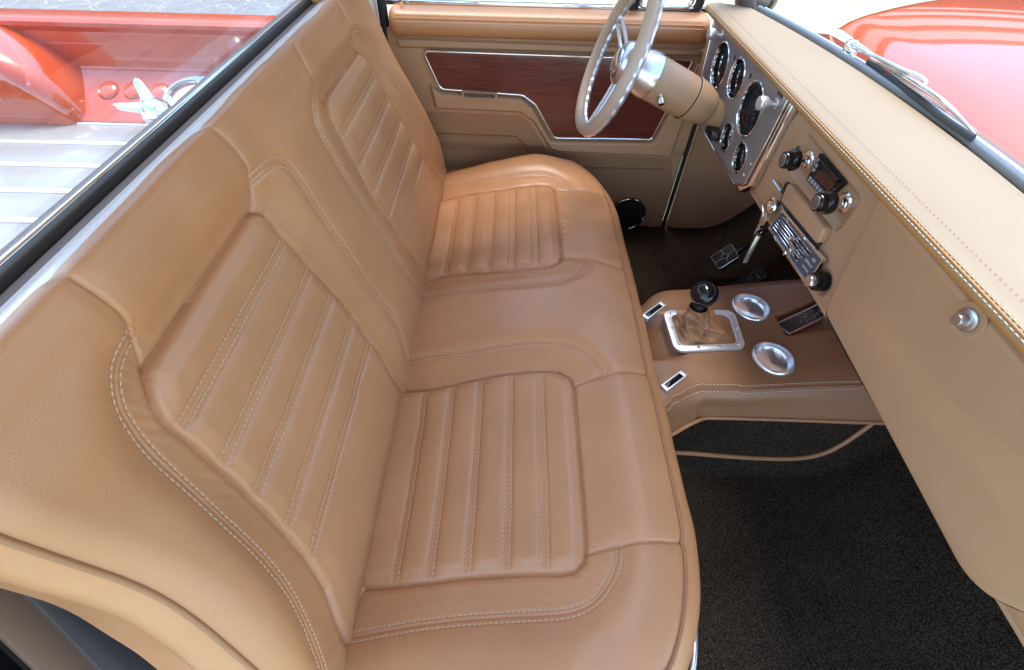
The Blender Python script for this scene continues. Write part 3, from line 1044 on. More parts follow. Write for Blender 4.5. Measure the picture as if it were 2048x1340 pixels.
hv_ = np.array([0, 0, 1.0]) - hd_[2] * hd_; hv_ /= np.linalg.norm(hv_)
for t_, u_, w_, s_ in (('AIR', .89, .72, .0075), ('DEFROST', .86, .50, .006), ('HEATER', .86, .28, .006), ('HOT', .30, .62, .005), ('COLD', .55, .38, .005), ('FAN', .17, .88, .005)):
    c_ = h3(u_, w_, HX - .0004)
    text_mesh('lettering', t_, s_, (c_, hd_, hv_, (-1, 0, 0)), M['print'], hc)
tk = []
for k in range(14):
    c0, c1 = h3(.34 + k * .016, .36, HX - .0004), h3(.34 + k * .016, .42, HX - .0004)
    w_ = hd_ * .0005
    tk.append(([c0 - w_, c0 + w_, c1 + w_, c1 - w_], [(0, 1, 2, 3)]))
v_, f_ = join_vf(tk)
mesh('tick_marks', v_, f_, M['print'], hc, False)

# ------------------------------------------------------------------ ignition key and fob
k0 = np.asarray(ig) + np.array([-.010, 0, 0])
kx = k0[0] - .012
K = lambda px, py, X=None: U(px, py, 0, kx if X is None else X)
kc = K(1525, 438)
key = plate('ignition_key', [roundpoly([(-kc[1] + a_, kc[2] + b_) for a_, b_ in ((-.012, .004), (.000, .016), (.012, .006), (.010, -.010), (-.006, -.012))], .004, 4)], FD(kx), .0025, mat('old_key_metal', (.62, .55, .47), .35, .9), None, .0005)
tag(key, 'bronze coloured ignition key hanging from the chrome lock in the dash', 'key')
kt = K(1507, 468)
dk = (np.array(kt) - np.array(kc)); ld = np.linalg.norm(dk); dk /= ld
pk_ = np.cross(dk, [1, 0, 0])
b0 = np.array(kc) + dk * .009
b1 = np.array(kt)
vv = [b0 + pk_ * .0035, b0 - pk_ * .0035, b1 - pk_ * .002, b1 + pk_ * .0032]
vv += [p + np.array([.0022, 0, 0]) for p in vv]
mesh('key_blade', vv, [(0, 1, 2, 3), (7, 6, 5, 4), (0, 4, 5, 1), (1, 5, 6, 2), (2, 6, 7, 3), (3, 7, 4, 0)], key.data.materials[0], key, True, 30, .0005)
tube('key_shank', [k0 + np.array([.012, 0, 0]), np.array([kx, k0[1], k0[2]]), np.array(kc) + np.array([0, 0, .004])], .0022, M['chrome'], key, 8)
fa, fb = K(1517, 466), K(1488, 523)
fd = np.array(fb) - np.array(fa); fl_ = np.linalg.norm(fd); fd /= fl_
fp_ = np.cross(fd, [1, 0, 0])
def slab(a_, b_, w0, w1, th):
    v_ = [a_ + fp_ * w0, a_ - fp_ * w0, b_ - fp_ * w1, b_ + fp_ * w1]
    v_ = [p - np.array([th / 2, 0, 0]) for p in v_] + [p + np.array([th / 2, 0, 0]) for p in v_]
    return v_, [(0, 1, 2, 3), (7, 6, 5, 4), (0, 4, 5, 1), (1, 5, 6, 2), (2, 6, 7, 3), (3, 7, 4, 0)]
v_, f_ = slab(np.array(fa), np.array(fb), .0038, .0034, .008)
fob = mesh('key_fob', v_, f_, M['black'], None, True, 30, .0008)
tag(fob, 'thin black and silver key fob dangling below the ignition key', 'key fob')
v_, f_ = slab(np.array(fa) + fp_ * .0044 + fd * .004, np.array(fb) + fp_ * .004, .0012, .0012, .009)
mesh('metal_edge', v_, f_, M['satin'], fob, True, 30, .0003)
tube('split_ring', [np.array(fa) - fd * .004 + .006 * (math.cos(t) * fd + math.sin(t) * np.array([1, 0, 0])) for t in np.linspace(0, 2 * math.pi, 24)[:-1]], .0009, M['chrome'], fob, 6, True)

# ------------------------------------------------------------------ steering wheel and column
WC = np.array([.465, .435, .805])
WA = np.array([math.cos(R_(20.4)), 0, -math.sin(R_(20.4))])
WU = np.array([math.sin(R_(20.4)), 0, math.cos(R_(20.4))])
WV = np.array([0, 1.0, 0])
WR = .154
wheel = empty('steering_wheel', tuple(WC), 'tan leather half wrapped steering wheel with polished twin bar spokes', 'steering wheel')
th = np.linspace(0, 2 * math.pi, 181)[:-1]
rim = tube('rim', [WC + WR * (math.cos(t) * WU + math.sin(t) * WV) for t in th], .0138, M['wheel_leather'], wheel, 16, True)
v_, f_ = [], []
nt_, ns_ = 360, 14
for i in range(nt_):
    t = 2 * math.pi * i / nt_
    e = WU * math.cos(t) + WV * math.sin(t)
    sc_l = 1 + .10 * math.cos(t * 36)
    for k in range(ns_):
        a_ = 2 * math.pi * k / ns_
        v_.append(WC + WA * (.0085 + .0088 * math.sin(a_)) + e * (WR + .0158 * sc_l * math.cos(a_)))
for i in range(nt_):
    j = (i + 1) % nt_
    for k in range(ns_):
        l = (k + 1) % ns_
        f_.append((i * ns_ + k, j * ns_ + k, j * ns_ + l, i * ns_ + l))
mesh('finger_grip_ring', v_, f_, M['bright_satin'], wheel)
HUB = WC + WA * .028
for ang in (72, 192, 312):
    t = R_(ang)
    e = WU * math.cos(t) + WV * math.sin(t)
    s_ = -WU * math.sin(t) + WV * math.cos(t)
    parts = []
    for sd_ in (-1, 1):
        a_ = HUB + e * .030 + s_ * .012 * sd_
        b_ = WC + WA * .010 + e * (WR - .006) + s_ * .009 * sd_
        pts = smoothline([a_, a_ * .6 + b_ * .4 + WA * .002, b_], 20)
        parts.append(tube_vf(pts, .0048, 8, False, .8, tuple(WA)))
    for tt in (.35, .6, .85):
        parts.append(tube_vf([HUB + e * (.03 + tt * .11) + s_ * -.010 + WA * (-.018 * tt), HUB + e * (.03 + tt * .11) + s_ * .010 + WA * (-.018 * tt)], .0018, 6)) if tt > .8 else None
    v_, f_ = join_vf(parts)
    mesh('spoke', v_, f_, M['bright_satin'], wheel)
hub = lathe('hub', [(.030, .034), (.046, .028), (.0475, .018), (.046, .012), (.040, .006), (.032, .002), (.020, -.001), (.001, -.002)], WC + WA * .010, WA, M['brushed'], wheel, 48, 30)
lathe('horn_button', [(.026, .0), (.0255, -.004), (.018, -.006), (.001, -.0068)], WC + WA * .0105, WA, M['chrome'], wheel, 36)
A0 = np.array([.500, .43, .797]); A1 = np.array([.760, .43, .682])
AX = (A1 - A0) / np.linalg.norm(A1 - A0)
col = empty('steering_column', tuple(A0 + AX * .1), 'tan steering column with brushed collar and ringed lower cover', 'steering column')
lathe('collar', [(.030, .0), (.036, .004), (.040, .016), (.044, .030), (.0485, .046), (.0500, .060), (.0500, .066), (.046, .067)], A0 - AX * .004, AX, M['brushed'], col, 48, 30)
cov = lathe('column_cover', [(.046, .060), (.0475, .062), (.048, .066), (.048, .15), (.0465, .172)], A0, AX, M['plastic'], col, 48, 30)
lathe('end_cover', [(.044, .168), (.0495, .171), (.0500, .174), (.0485, .176), (.0480, .19), (.0455, .205), (.038, .228), (.033, .236), (.031, .238), (.029, .29)], A0, AX, M['plastic'], col, 48, 25)
lathe('seam_ring', [(.0470, .1685), (.0492, .1690), (.0492, .1700), (.0470, .1705)], A0, AX, M['black'], col, 48)
lp = U(1321, 190, 1, .385)
lathe('tilt_lever', [(.0035, -.008), (.0035, .004), (.0055, .006), (.0062, .009), (.0062, .012), (.0075, .013), (.0078, .020), (.0070, .022), (.001, .0222)], lp, (0.1, -.75, -.65), M['brushed'], col, 24)
brk = box('bracket', U(1430, 262, 1, .40) + np.array([0, 0, -.004]), (.03, .05, .02), M['black'], col, .003)

# ------------------------------------------------------------------ floor, toe board, firewall, kick panel
zf = .12
fx = np.linspace(.30, 1.42, 90); fy = np.linspace(-.80, .81, 120)
GXf, GYf = np.meshgrid(fx, fy)
def floor_z(x, y):
    z = zf + .33 * sst(x, .98, 1.38)
    tun = .17 * (1 - sst(np.abs(y - .005), .17, .235))
    z = np.maximum(z, zf + tun)
    return z
Zf = floor_z(GXf, GYf) + .0025 * noise2(GXf, GYf, .06, 21)
Pf = np.stack([GXf, GYf, Zf], -1)
fl = link('floor', grid_mesh('floor', Pf, None, grid_normals(Pf)[20, 20, 2] < 0), M['carpet'])
tag(fl, kind='structure')
fw = box('firewall', (1.40, 0, .40), (.03, 1.36, .66), M['dark'])
tag(fw, kind='structure')
pan = box('floor_pan', (0, 0, .06), (.66, 1.5, .05), M['dark'])
tag(pan, kind='structure')
# welt of the carpet along the tunnel
def on_floor(px, py):
    d_ = ray(px, py)
    for t_ in np.arange(.5, 2.5, .002):
        q_ = CAM_C + t_ * d_
        if q_[2] < floor_z(q_[0], q_[1]): break
    return q_ + np.array([0, -.002, .003])
w1 = [on_floor(*p) for p in ((1300, 900), (1345, 904), (1390, 907), (1440, 911), (1500, 915), (1560, 917), (1605, 915), (1645, 906), (1680, 889), (1715, 866), (1748, 842), (1775, 825))]
v_, f_ = tube_vf(smoothline(w1, 80), .0055, 8)
# ------------------------------------------------------------------ centre console
con = empty('centre_console', (.78, .01, .16), 'tan leather centre console with cup holders, stitched edge and metal switches', 'centre console')
zt = .37
nx_, na_ = 150, 150
xs = np.linspace(.46, 1.16, nx_)
st_pts = np.array([U(*p, 2, zt)[:2] for p in ((1318, 825), (1355, 797), (1405, 776), (1500, 777), (1715, 768))])
st_pts = np.vstack([[.46, -.25], st_pts, [1.17, -.135]])
fe_pts = np.array([U(*p, 2, zt)[:2] for p in ((1272, 607), (1320, 573), (1400, 565), (1583, 548))])
fe_pts = np.vstack([[.46, .05], fe_pts, [1.17, .225]])
sm = lambda p, x: np.interp(x, *smoothline(p, 200)[:, :2].T)
y_near = sm(st_pts, xs)
y_far = sm(fe_pts, xs)
bt_pts = np.array([U(*p, 2, .285)[:2] for p in ((1328, 874), (1385, 844), (1430, 834), (1740, 843))])
bt_pts = np.vstack([[.46, bt_pts[0][1] - .04], bt_pts, [1.2, bt_pts[-1][1]]])
y_bot = sm(bt_pts, xs)
P = np.zeros((nx_, na_, 3))
# section: bottom near edge -> near side -> rolled edge -> top -> far rolled edge -> down the far side
for i, x in enumerate(xs):
    yn, yf, yb = y_near[i], y_far[i], y_bot[i]
    sec = np.array([(yb + .012, .235), (yb, .285), (yb + .3 * (yn - yb), .315), (yn - .008, .350), (yn + .006, .3645), (yn + .03, .371), (yn + .10, .3735), ((yn + yf) / 2, .374), (yf - .08, .373), (yf - .03, .369), (yf - .008, .356), (yf, .335), (yf + .006, .29), (yf + .01, .235)])
    q = hermite(sec, 400)
    d_ = arclen(q)
    P[i, :, 0] = x
    P[i, :, 1] = np.interp(np.linspace(0, d_[-1], na_), d_, q[:, 0])
    P[i, :, 2] = np.interp(np.linspace(0, d_[-1], na_), d_, q[:, 1])
# dropped middle toward the seat, between the two switch shoulders
low = (1 - sst(P[..., 0], .565, .66)) * (1 - sst(np.abs(P[..., 1] + .012), .045, .075))
P[..., 2] -= .045 * low
P[..., 2] -= .012 * (1 - sst(P[..., 0], .50, .60)) * (P[..., 2] > .3)
# pocket for the remote
pq = [U(*p, 2, zt)[:2] for p in ((1549, 632), (1640, 592), (1660, 660), (1572, 674))]
ip = inside_poly(P[..., 0], P[..., 1], pq) & (P[..., 2] > .34)
dp_ = dist_poly(P[..., 0], P[..., 1], pq, True)
P[..., 2] -= np.where(ip, .022 * sst(dp_, 0, .007), 0)
# welted seam with two stitch rows along the near edge
Nc = grid_normals(P)
top_i = na_ // 2
if Nc[nx_ // 2, top_i, 2] < 0: Nc = -Nc
flipc = grid_normals(P)[nx_ // 2, top_i, 2] < 0
con_mat = mat('shaded_console_leather', (.255, .125, .058), .40, bump=(900, .2, 'noise'), var=.05, var_scale=9)  # same tan leather as the seat, shadow put into a darker colour
cxs = [U(*p_, 2, .376) for p_ in ((1503, 613), (1548, 715))]
pm = (P[:-1, :-1] + P[1:, 1:]) / 2
cm_ = np.ones(pm.shape[:2], bool)
for c_ in cxs: cm_ &= ~((np.hypot(pm[..., 0] - c_[0], pm[..., 1] - c_[1]) < .043) & (pm[..., 2] > .33))
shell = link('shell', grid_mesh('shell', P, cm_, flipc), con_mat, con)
# stitch rows on the console
def con_at(i, frac):
    j = frac * (na_ - 1)
    j0 = int(j); w = j - j0
    return P[i, j0] * (1 - w) + P[i, min(j0 + 1, na_ - 1)] * w, Nc[i, j0]
rows = []
for dj in (-.008, .008):
    pts, nr = [], []
    for i in range(nx_):
        yv = P[i, :, 1]; zv = P[i, :, 2]
        d_ = np.r_[0, np.cumsum(np.hypot(np.diff(yv), np.diff(zv)))]
        k0_ = np.argmin(np.abs(yv[:na_ // 2] - (y_near[i] + .004)))
        dd = d_[k0_] + dj
        pts.append([xs[i], np.interp(dd, d_, yv), np.interp(dd, d_, zv)])
        nr.append(Nc[i, min(na_ - 1, np.searchsorted(d_, dd))])
    rows.append((np.array(pts), np.array(nr)))
stitch_mesh('stitching', rows, M['thread'], shell, lift=.0005)
mid = (rows[0][0] + rows[1][0]) / 2 + rows[0][1] * .0015
tube('welt', mid, .0014, con_mat, shell, 8)
tube('base_piping', smoothline([(x, y - .002, .284) for x, y in zip(xs[::6], y_bot[::6])], 120), .0045, M['piping'], con, 8)
mesh('carpet_piping', v_, f_, M['piping'], con)
def top_z(x, y):
    i = int(np.clip(np.interp(x, xs, np.arange(nx_)), 0, nx_ - 1))
    sel = P[i, 20:-20]
    return float(np.interp(y, sel[:, 1], sel[:, 2]))
M['cup_mirror'] = mat('polished_cup', (.86, .88, .90), .22, .78)
for px, py in ((1503, 613), (1548, 715)):
    c_ = U(px, py, 2, .376)
    z0 = .373
    cup = lathe('cup_holder', [(.0405, -.004), (.0465, -.003), (.0475, .000), (.0470, .003), (.0450, .0055), (.0425, .0065), (.0405, .0055), (.0400, .003), (.0392, -.004), (.0380, -.006), (.0345, -.010), (.020, -.0135), (.001, -.0150)], (c_[0], c_[1], z0), (0, 0, 1), M['cup_mirror'], con, 56, 30, caps=False)
for quad_px in (((1287, 627), (1325, 599), (1329, 613), (1292, 641)), ((1324, 768), (1365, 737), (1373, 753), (1332, 784))):
    cpx = np.mean(np.array(quad_px), axis=0)
    c_ = U(*cpx, 2, .366)
    zc = top_z(c_[0], c_[1])
    qs = [U(*p_, 2, zc + .004) for p_ in quad_px]
    O_ = np.mean(qs, axis=0)
    ux = (qs[1] - qs[0]) + (qs[2] - qs[3]); ux /= np.linalg.norm(ux)
    vx = np.cross([0, 0, 1.0], ux)
    hx_ = np.linalg.norm(qs[1] - qs[0]) / 2; hy_ = abs((qs[3] - qs[0]) @ vx) / 2
    nrm = np.array([0, 0, 1.0])
    R4 = lambda a_, b_: [(-a_, -b_), (a_, -b_), (a_, b_), (-a_, b_)]
    sw = plate('window_switch', [roundpoly(R4(hx_, hy_), .003, 4), roundpoly(R4(hx_ * .74, hy_ * .58), .001, 3)], (O_, ux, vx, nrm), .010, M['bright_satin'], con, .0012)
    plate('rocker', [R4(hx_ * .73, hy_ * .57)], (O_ - nrm * .0018, ux, vx, nrm), .006, M['gloss_black'], sw, .001)
pz = U(1290, 688, 2, .328)
lathe('socket', [(.0062, -.002), (.0062, .001), (.0052, .0016), (.0045, .0006), (.001, .0004)], (pz[0] + .004, pz[1], top_z(pz[0] + .004, pz[1]) + .0015), (-.35, 0, 1), M['chrome'], con, 20)

# remote in its pocket
rc = [U(*p, 2, .362) for p in ((1556, 643), (1632, 607), (1652, 638), (1574, 668))]
ux = (rc[1] - rc[0]); ux[2] = 0; lx = np.linalg.norm(ux); ux /= lx
vx = np.cross([0, 0, 1.0], ux); ly = abs((rc[3] - rc[0]) @ vx)
O_ = (rc[0] + rc[2]) / 2; O_[2] = .3665
lx2, ly2 = lx / 2 + .02, ly / 2
O_ = O_ + ux * .018
rem = plate('remote_control', [roundpoly([(-lx2, -ly2), (lx2, -ly2), (lx2, ly2), (-lx2, ly2)], .005, 4)], (O_, ux, vx, (0, 0, 1)), .012, M['bright_satin'], None, .001)
tag(rem, 'black remote control with round buttons lying in the console pocket beside the cup holders', 'remote')
plate('front_panel', [roundpoly([(-lx2 + .002, -ly2 + .002), (lx2 - .001, -ly2 + .002), (lx2 - .001, ly2 - .002), (-lx2 + .002, ly2 - .002)], .004, 4)], (O_ + np.array([0, 0, .0012]), ux, vx, (0, 0, 1)), .003, M['slate_dark'] if 'slate_dark' in M else mat('remote_face', (.02, .024, .03), .25), rem, .0006)
for a_, b_, r_ in ((-.033, -.004, .0045), (-.018, -.009, .0045), (-.003, -.008, .0045), (-.008, .001, .004), (.012, -.006, .0045), (.027, -.004, .0045), (.04, -.002, .0045)):
    lathe('button', [(r_, 0), (r_, .0012), (r_ - .0012, .002), (.001, .0021)], O_ + ux * a_ + vx * b_ + np.array([0, 0, .001]), (0, 0, 1), M['slate'], rem, 20)
for a_ in (-.010, .014):
    q = roundpoly([(a_ - .010, .0055), (a_ + .010, .0055), (a_ + .010, .0125), (a_ - .010, .0125)], .0034, 5)
    tube('key_outline', [O_ + ux * x + vx * y + np.array([0, 0, .0016]) for x, y in q], .0005, M['satin'], rem, 6, True)

# ------------------------------------------------------------------ gear shifter
gs_c = (U(1325, 622, 2, .376) + U(1490, 692, 2, .376)) / 2
gear = empty('gear_shifter', (gs_c[0], gs_c[1], .37), 'gear shifter with glossy black ball knob, tan leather boot and riveted metal frame', 'gear shifter')
bz = [U(*p, 2, .379) for p in ((1324, 621), (1467, 620), (1493, 697), (1350, 704))]
b2 = [(p[0], p[1]) for p in bz]
cen2 = np.mean(b2, axis=0)
b_in = [cen2 + (np.array(p) - cen2) * np.array([.80, .74]) for p in b2]
oo, oi = roundpoly(b2, .022, 8), roundpoly(b_in, .016, 8)
plate('bezel', [oo, oi], ((0, 0, .381), (1, 0, 0), (0, 1, 0), (0, 0, 1)), .008, M['bright_satin'], gear, .0015)
bez_loop = np.array(roundpoly([cen2 + (np.array(p) - cen2) * np.array([.90, .87]) for p in b2], .02, 8))
bez_loop = resample(np.vstack([bez_loop, bez_loop[:1]]), .001)
for k in range(10):
    q = bez_loop[int((k + .35) / 10 * len(bez_loop)) % len(bez_loop)]
    lathe('screw', [(.0036, -.001), (.0036, .0006), (.0028, .0016), (.0016, .0018), (.0014, .0008), (.001, .0008)], (q[0], q[1], .381), (0, 0, 1), M['chrome'], gear, 14)
# boot: square to round, with folds
kp = U(1409, 588, 1, gs_c[1] + .010)
top = kp - np.array([0, 0, .040])
nb, nl = 96, 40
V, F = [], []
base_loop = np.array(roundpoly(b_in, .018, 8))
bl = resample(np.vstack([base_loop, base_loop[:1]]), .0005)
for l in range(nl):
    t = l / (nl - 1)
    for k in range(nb):
        f = k / nb
        b_ = bl[int(f * (len(bl) - 1))]
        ang = math.atan2(b_[1] - cen2[1], b_[0] - cen2[0])
        rt = .020
        tp = top[:2] + rt * np.array([math.cos(ang), math.sin(ang)])
        w = 1 - (1 - t) ** 2.1
        w = .80 * t + .20 * (1 - (1 - t) ** 2.0)
        xy = b_ * (1 - w) + tp * w
        z = .376 + (top[2] - .376) * t ** 1.25
        fold = (1 - 2 * abs(math.sin(ang * 2 + t * 3.5))) * .006 + (1 - 2 * abs(math.sin(ang * 3 - t * 6 + 1))) * .004 + (1 - 2 * abs(math.sin(ang * 1.0 + t * 8 + .5))) * .0035
        dr_ = fold * math.sin(math.pi * min(1, t * 1.02)) ** .8
        rad_ = np.array([math.cos(ang), math.sin(ang)])
        V.append((xy[0] + rad_[0] * dr_, xy[1] + rad_[1] * dr_, z + .4 * dr_))
for l in range(nl - 1):
    for k in range(nb):
        j = (k + 1) % nb
        F.append((l * nb + k, l * nb + j, (l + 1) * nb + j, (l + 1) * nb + k))
mesh('boot', V, F, mat('boot_leather', (.30, .145, .065), .45, bump=(700, .3, 'noise')), gear, True, 80)
lathe('shaft', [(.008, -.03), (.008, .04)], top, (0, 0, 1), M['black'], gear, 20)
lathe('boot_collar', [(.0125, -.004), (.0135, .004), (.012, .010), (.011, .010)], top, (0, 0, 1), M['rubber'], gear, 28)
kr = .0300
lathe('shift_knob', [(.008, -.028), (.011, -.025)] + [(kr * math.cos(t), kr * .93 * math.sin(t)) for t in np.linspace(-1.1, math.pi / 2, 18)], kp, (0, 0, 1), M['gloss_black'], gear, 40, 60)

# ------------------------------------------------------------------ pedals
pn = np.array([-.60, -.10, .79]); pn /= np.linalg.norm(pn)
p0 = np.array([.964, .506, .22])
quad = [UP(*p, p0, pn) for p in ((1421, 514), (1463, 486), (1479, 514), (1438, 540))]
ux = quad[1] - quad[0]; ux /= np.linalg.norm(ux)
vx = np.cross(pn, ux)
q2 = [((p - p0) @ ux, (p - p0) @ vx) for p in quad]
brake = plate('brake_pedal', [roundpoly(q2, .008, 5)], (p0, ux, vx, pn), .012, M['rubber'], None, .002)
tag(brake, 'black brake pedal pad with bright cross and ring trim above the dark carpet', 'pedal')
c2_ = np.mean(q2, axis=0)
tr = roundpoly([c2_ + (np.array(p) - c2_) * .97 for p in q2], .008, 5)
P3 = lambda q, d=.001: p0 + ux * q[0] + vx * q[1] + pn * d
parts = [tube_vf([P3(q) for q in tr], .0012, 6, True)]
parts.append(tube_vf([P3(c2_ + .010 * np.array([math.cos(t), math.sin(t)])) for t in np.linspace(0, 2 * math.pi, 25)[:-1]], .0012, 6, True))
for a_, b_ in (((np.array(q2[0]) + q2[1]) / 2, -1), ((np.array(q2[2]) + q2[3]) / 2, 1), ((np.array(q2[1]) + q2[2]) / 2, 1), ((np.array(q2[3]) + q2[0]) / 2, 1)):
    dd = (a_ - c2_) / np.linalg.norm(a_ - c2_)
    parts.append(tube_vf([P3(c2_ + dd * .010), P3(a_)], .0011, 6))
vv_, ff_ = join_vf(parts)
mesh('bright_trim', vv_, ff_, M['brushed'], brake)
tube('arm', smoothline([p0 - pn * .012, p0 - pn * .05 + np.array([.03, 0, .06]), p0 + np.array([.20, 0, .32])], 20), .009, M['black'], brake, 8)
a0 = U(1512, 552, 2, .19)
pn2 = np.array([-.7, 0, .7]); pn2 /= np.linalg.norm(pn2)
acc = plate('accelerator_pedal', [roundpoly([(-.025, -.055), (.025, -.055), (.025, .055), (-.025, .055)], .006, 4)], (a0 - np.array([.02, .0, .02]), (0, -1, 0), np.cross(pn2, (0, -1, 0)), pn2), .010, M['rubber'], None, .002)
tag(acc, 'narrow black accelerator pedal with a bright edge showing above the console', 'pedal')
tube('bright_trim', [U(1497, 560, 2, .2), U(1509, 538, 2, .2), U(1513, 548, 2, .2), U(1518, 556, 2, .2)], .0016, M['brushed'], acc, 6)

# ------------------------------------------------------------------ driver's door
door = empty('driver_door', (.35, .78, .05), "tan driver's door with reddish wood inlay, chrome trim and padded sill", 'door')
DY = .772
def W(px, py, Y):
    q = U(px, py, 1, Y)
    return (q[0], q[2])
dx = np.linspace(-.16, .822, 400); dz = np.linspace(.03, .765, 330)
GXd, GZd = np.meshgrid(dx, dz)
wood_px = [(846, 102), (1386, 121), (1303, 279), (1109, 276), (1072, 210), (1045, 190), (881, 178)]
band_px = [(851, 160), (881, 181), (1045, 193), (1069, 213), (1106, 279), (1305, 282), (1352, 190), (1395, 118), (1413, 130), (1372, 245), (1345, 319), (1118, 309), (1098, 303), (1064, 248), (1040, 231), (868, 223)]
band = roundpoly([W(*p, .748) for p in band_px], .012, 4)
hh = np.zeros_like(GXd)
bi = inside_poly(GXd, GZd, band); bd = dist_poly(GXd, GZd, band, True)
hh += np.where(bi, .026 * sst(bd, -.002, .014), 0)
rail = roundpoly([W(788, 74, .755), W(1416, 98, .755), W(1412, 116, .755), W(795, 98, .755)], .004, 3)
ri = inside_poly(GXd, GZd, rail); rd = dist_poly(GXd, GZd, rail, True)
hh = np.maximum(hh, np.where(ri, .016 * sst(rd, -.002, .007), 0))
base_d = .008 * sst(GZd, .40, .44)
hh = np.maximum(hh, base_d)
# embossed step in the leather panels
e1 = [W(*p, .77) for p in ((700, 257), (1032, 270), (1050, 285), (1075, 345), (700, 345))]
e1i = inside_poly(GXd, GZd, e1); e1d = dist_poly(GXd, GZd, e1, True)
hh -= np.where(e1i, .007 * sst(e1d, 0, .006), 0)
e2 = [W(*p, .77) for p in ((1080, 333), (1330, 338), (1290, 480), (1080, 480))]
e2i = inside_poly(GXd, GZd, e2); e2d = dist_poly(GXd, GZd, e2, True)
hh -= np.where(e2i & ~e1i, .006 * sst(e2d, 0, .006), 0)
hh += .0005 * noise2(GXd, GZd, .1, 31)
Pd = np.stack([GXd, DY - hh, GZd], -1)
lowm = np.zeros((len(dz) - 1, len(dx) - 1), bool)
lowq = [W(*p, .76) for p in ((700, 226), (868, 224), (1040, 232), (1062, 248), (1095, 304), (1118, 310), (1345, 320), (1345, 600), (700, 600))]
cxm, czm = np.meshgrid((dx[:-1] + dx[1:]) / 2, (dz[:-1] + dz[1:]) / 2)
lowm = inside_poly(cxm, czm, lowq)
fd_ = grid_normals(Pd)[10, 10, 1] > 0
panel = link('door_panel', grid_mesh('door_panel', Pd, ~lowm, fd_), M['plastic'], door)
M['door_leather'] = mat('door_leather', (.36, .20, .10), .5, bump=(900, .2, 'noise'), var=.04)
link('lower_panel', grid_mesh('lower_panel', Pd, lowm, fd_), M['door_leather'], panel)
box('door_shell', (.33, .81, .40), (.97, .06, .72), M['red'], door, .01)
FDD = lambda Y: ((0, Y, 0), (1, 0, 0), (0, 0, 1), (0, -1, 0))
wl_ = roundpoly([W(*p, .752) for p in wood_px], [.010, .010, .012, .020, .03, .03, .022], 6)
wp = plate('wood_inlay', [wl_], FDD(.752), .012, M['wood'], door, .0008)
tube('chrome_trim', [(q[0], .752, q[1]) for q in wl_], .0034, M['chrome'], door, 8, True)
# pull cup
hx_ = roundpoly([W(*p, .738) for p in ((922, 183), (995, 187), (995, 200), (924, 197))], .006, 5)
hi_ = roundpoly([W(*p, .738) for p in ((927, 186), (990, 189), (990, 197), (929, 195))], .004, 5)
plate('pull_handle', [hx_, hi_], FDD(.7385), .012, M['plastic'], door, .0018)
plate('pull_cup', [hi_], FDD(.7475), .004, M['grey_trim'], door)
# padded sill
secs = []
for x in np.r_[np.linspace(-.106, -.085, 8), np.linspace(-.07, .74, 60), np.linspace(.755, .778, 8)]:
    e = 1.0
    if x < -.085: e = math.sqrt(max(0, 1 - ((-.085 - x) / .0215) ** 2)) * .6 + .4
    if x > .755: e = math.sqrt(max(0, 1 - ((x - .755) / .0235) ** 2)) * .6 + .4
    pts = [(.79, .747), (.760, .7465), (.744, .750), (.734, .758), (.7295, .768), (.7285, .779), (.7305, .789), (.735, .798), (.743, .8055), (.755, .810), (.775, .8125), (.79, .813)]
    secs.append([(x, .79 + (y - .79) * e, .78 + (z - .78) * e) for y, z in pts])
sill = loft('padded_sill', secs, M['leather'], door, True, True, 60)
rows = []
xx = np.linspace(-.085, .755, 700)
for y, z, ny_, nz_ in ((.7302, .7882, -.93, .3), (.7390, .8025, -.6, .8)):
    rows.append((np.stack([xx, np.full(700, y), np.full(700, z)], 1), np.tile([0, ny_, nz_], (700, 1))))
stitch_mesh('stitching', rows, M['thread'], sill, lift=.0006)
tube('welt', [(-.085, .7333, .7955), (.755, .7333, .7955)], .0012, M['leather'], sill, 8)
box('sill_trim', (.33, .800, .816), (.90, .014, .012), M['chrome'], door, .002)
# speaker
so = U(1254, 427, 1, .766)
spk = lathe('speaker', [(.066, -.002), (.068, .004), (.0655, .0085), (.061, .007), (.0595, .000), (.0595, -.010)], so, (0, -1, 0), M['gloss_black'], door, 48, 30)
lathe('ring', [(.0665, .0065), (.0682, .0085), (.0665, .0100), (.0635, .0098), (.0625, .0082)], so, (0, -1, 0), M['chrome'], spk, 48, 40, caps=False)
lathe('speaker_cone', [(.059, -.001), (.036, -.009), (.018, -.010), (.014, -.004), (.001, -.002)], so, (0, -1, 0), M['rubber'], spk, 40, 60)
tube('shut_seal', [(.826, .762, z) for z in np.linspace(.04, .80, 20)], .0075, M['rubber'], door, 8)
sg_ = smoothline([(.60, .752, .085), (.70, .752, .078), (.78, .754, .085), (.812, .757, .13)], 24)
tube('sill_seal', sg_, .006, M['rubber'], door, 8)
# windows of the door
glass_d = plate('window_glass', [[(-.09, .82), (.56, .82), (.50, 1.29), (-.09, 1.29)]], FDD(.800), .004, M['glass'], door)
vent = plate('vent_window', [roundpoly([(.585, .822), (.728, .822), (.700, .95), (.515, 1.25)], [.01, .018, .05, .02], 6)], FDD(.800), .004, M['glass'], door)
vf = roundpoly([(.585, .822), (.728, .822), (.700, .95), (.515, 1.25)], [.01, .018, .05, .02], 6)
tube('vent_frame', [(q[0], .796, q[1]) for q in vf], .006, M['chrome'], door, 8, True)
vf2 = roundpoly([(.565, .806), (.752, .806), (.728, .96), (.515, 1.27)], [.01, .03, .05, .02], 6)
tube('vent_seal', [(q[0], .800, q[1]) for q in vf2], .0125, M['rubber'], door, 8, True)
box('division_bar', (.572, .797, .84), (.016, .014, .05), M['black'], door, .003)
vl = U(1251, 8, 1, .778)
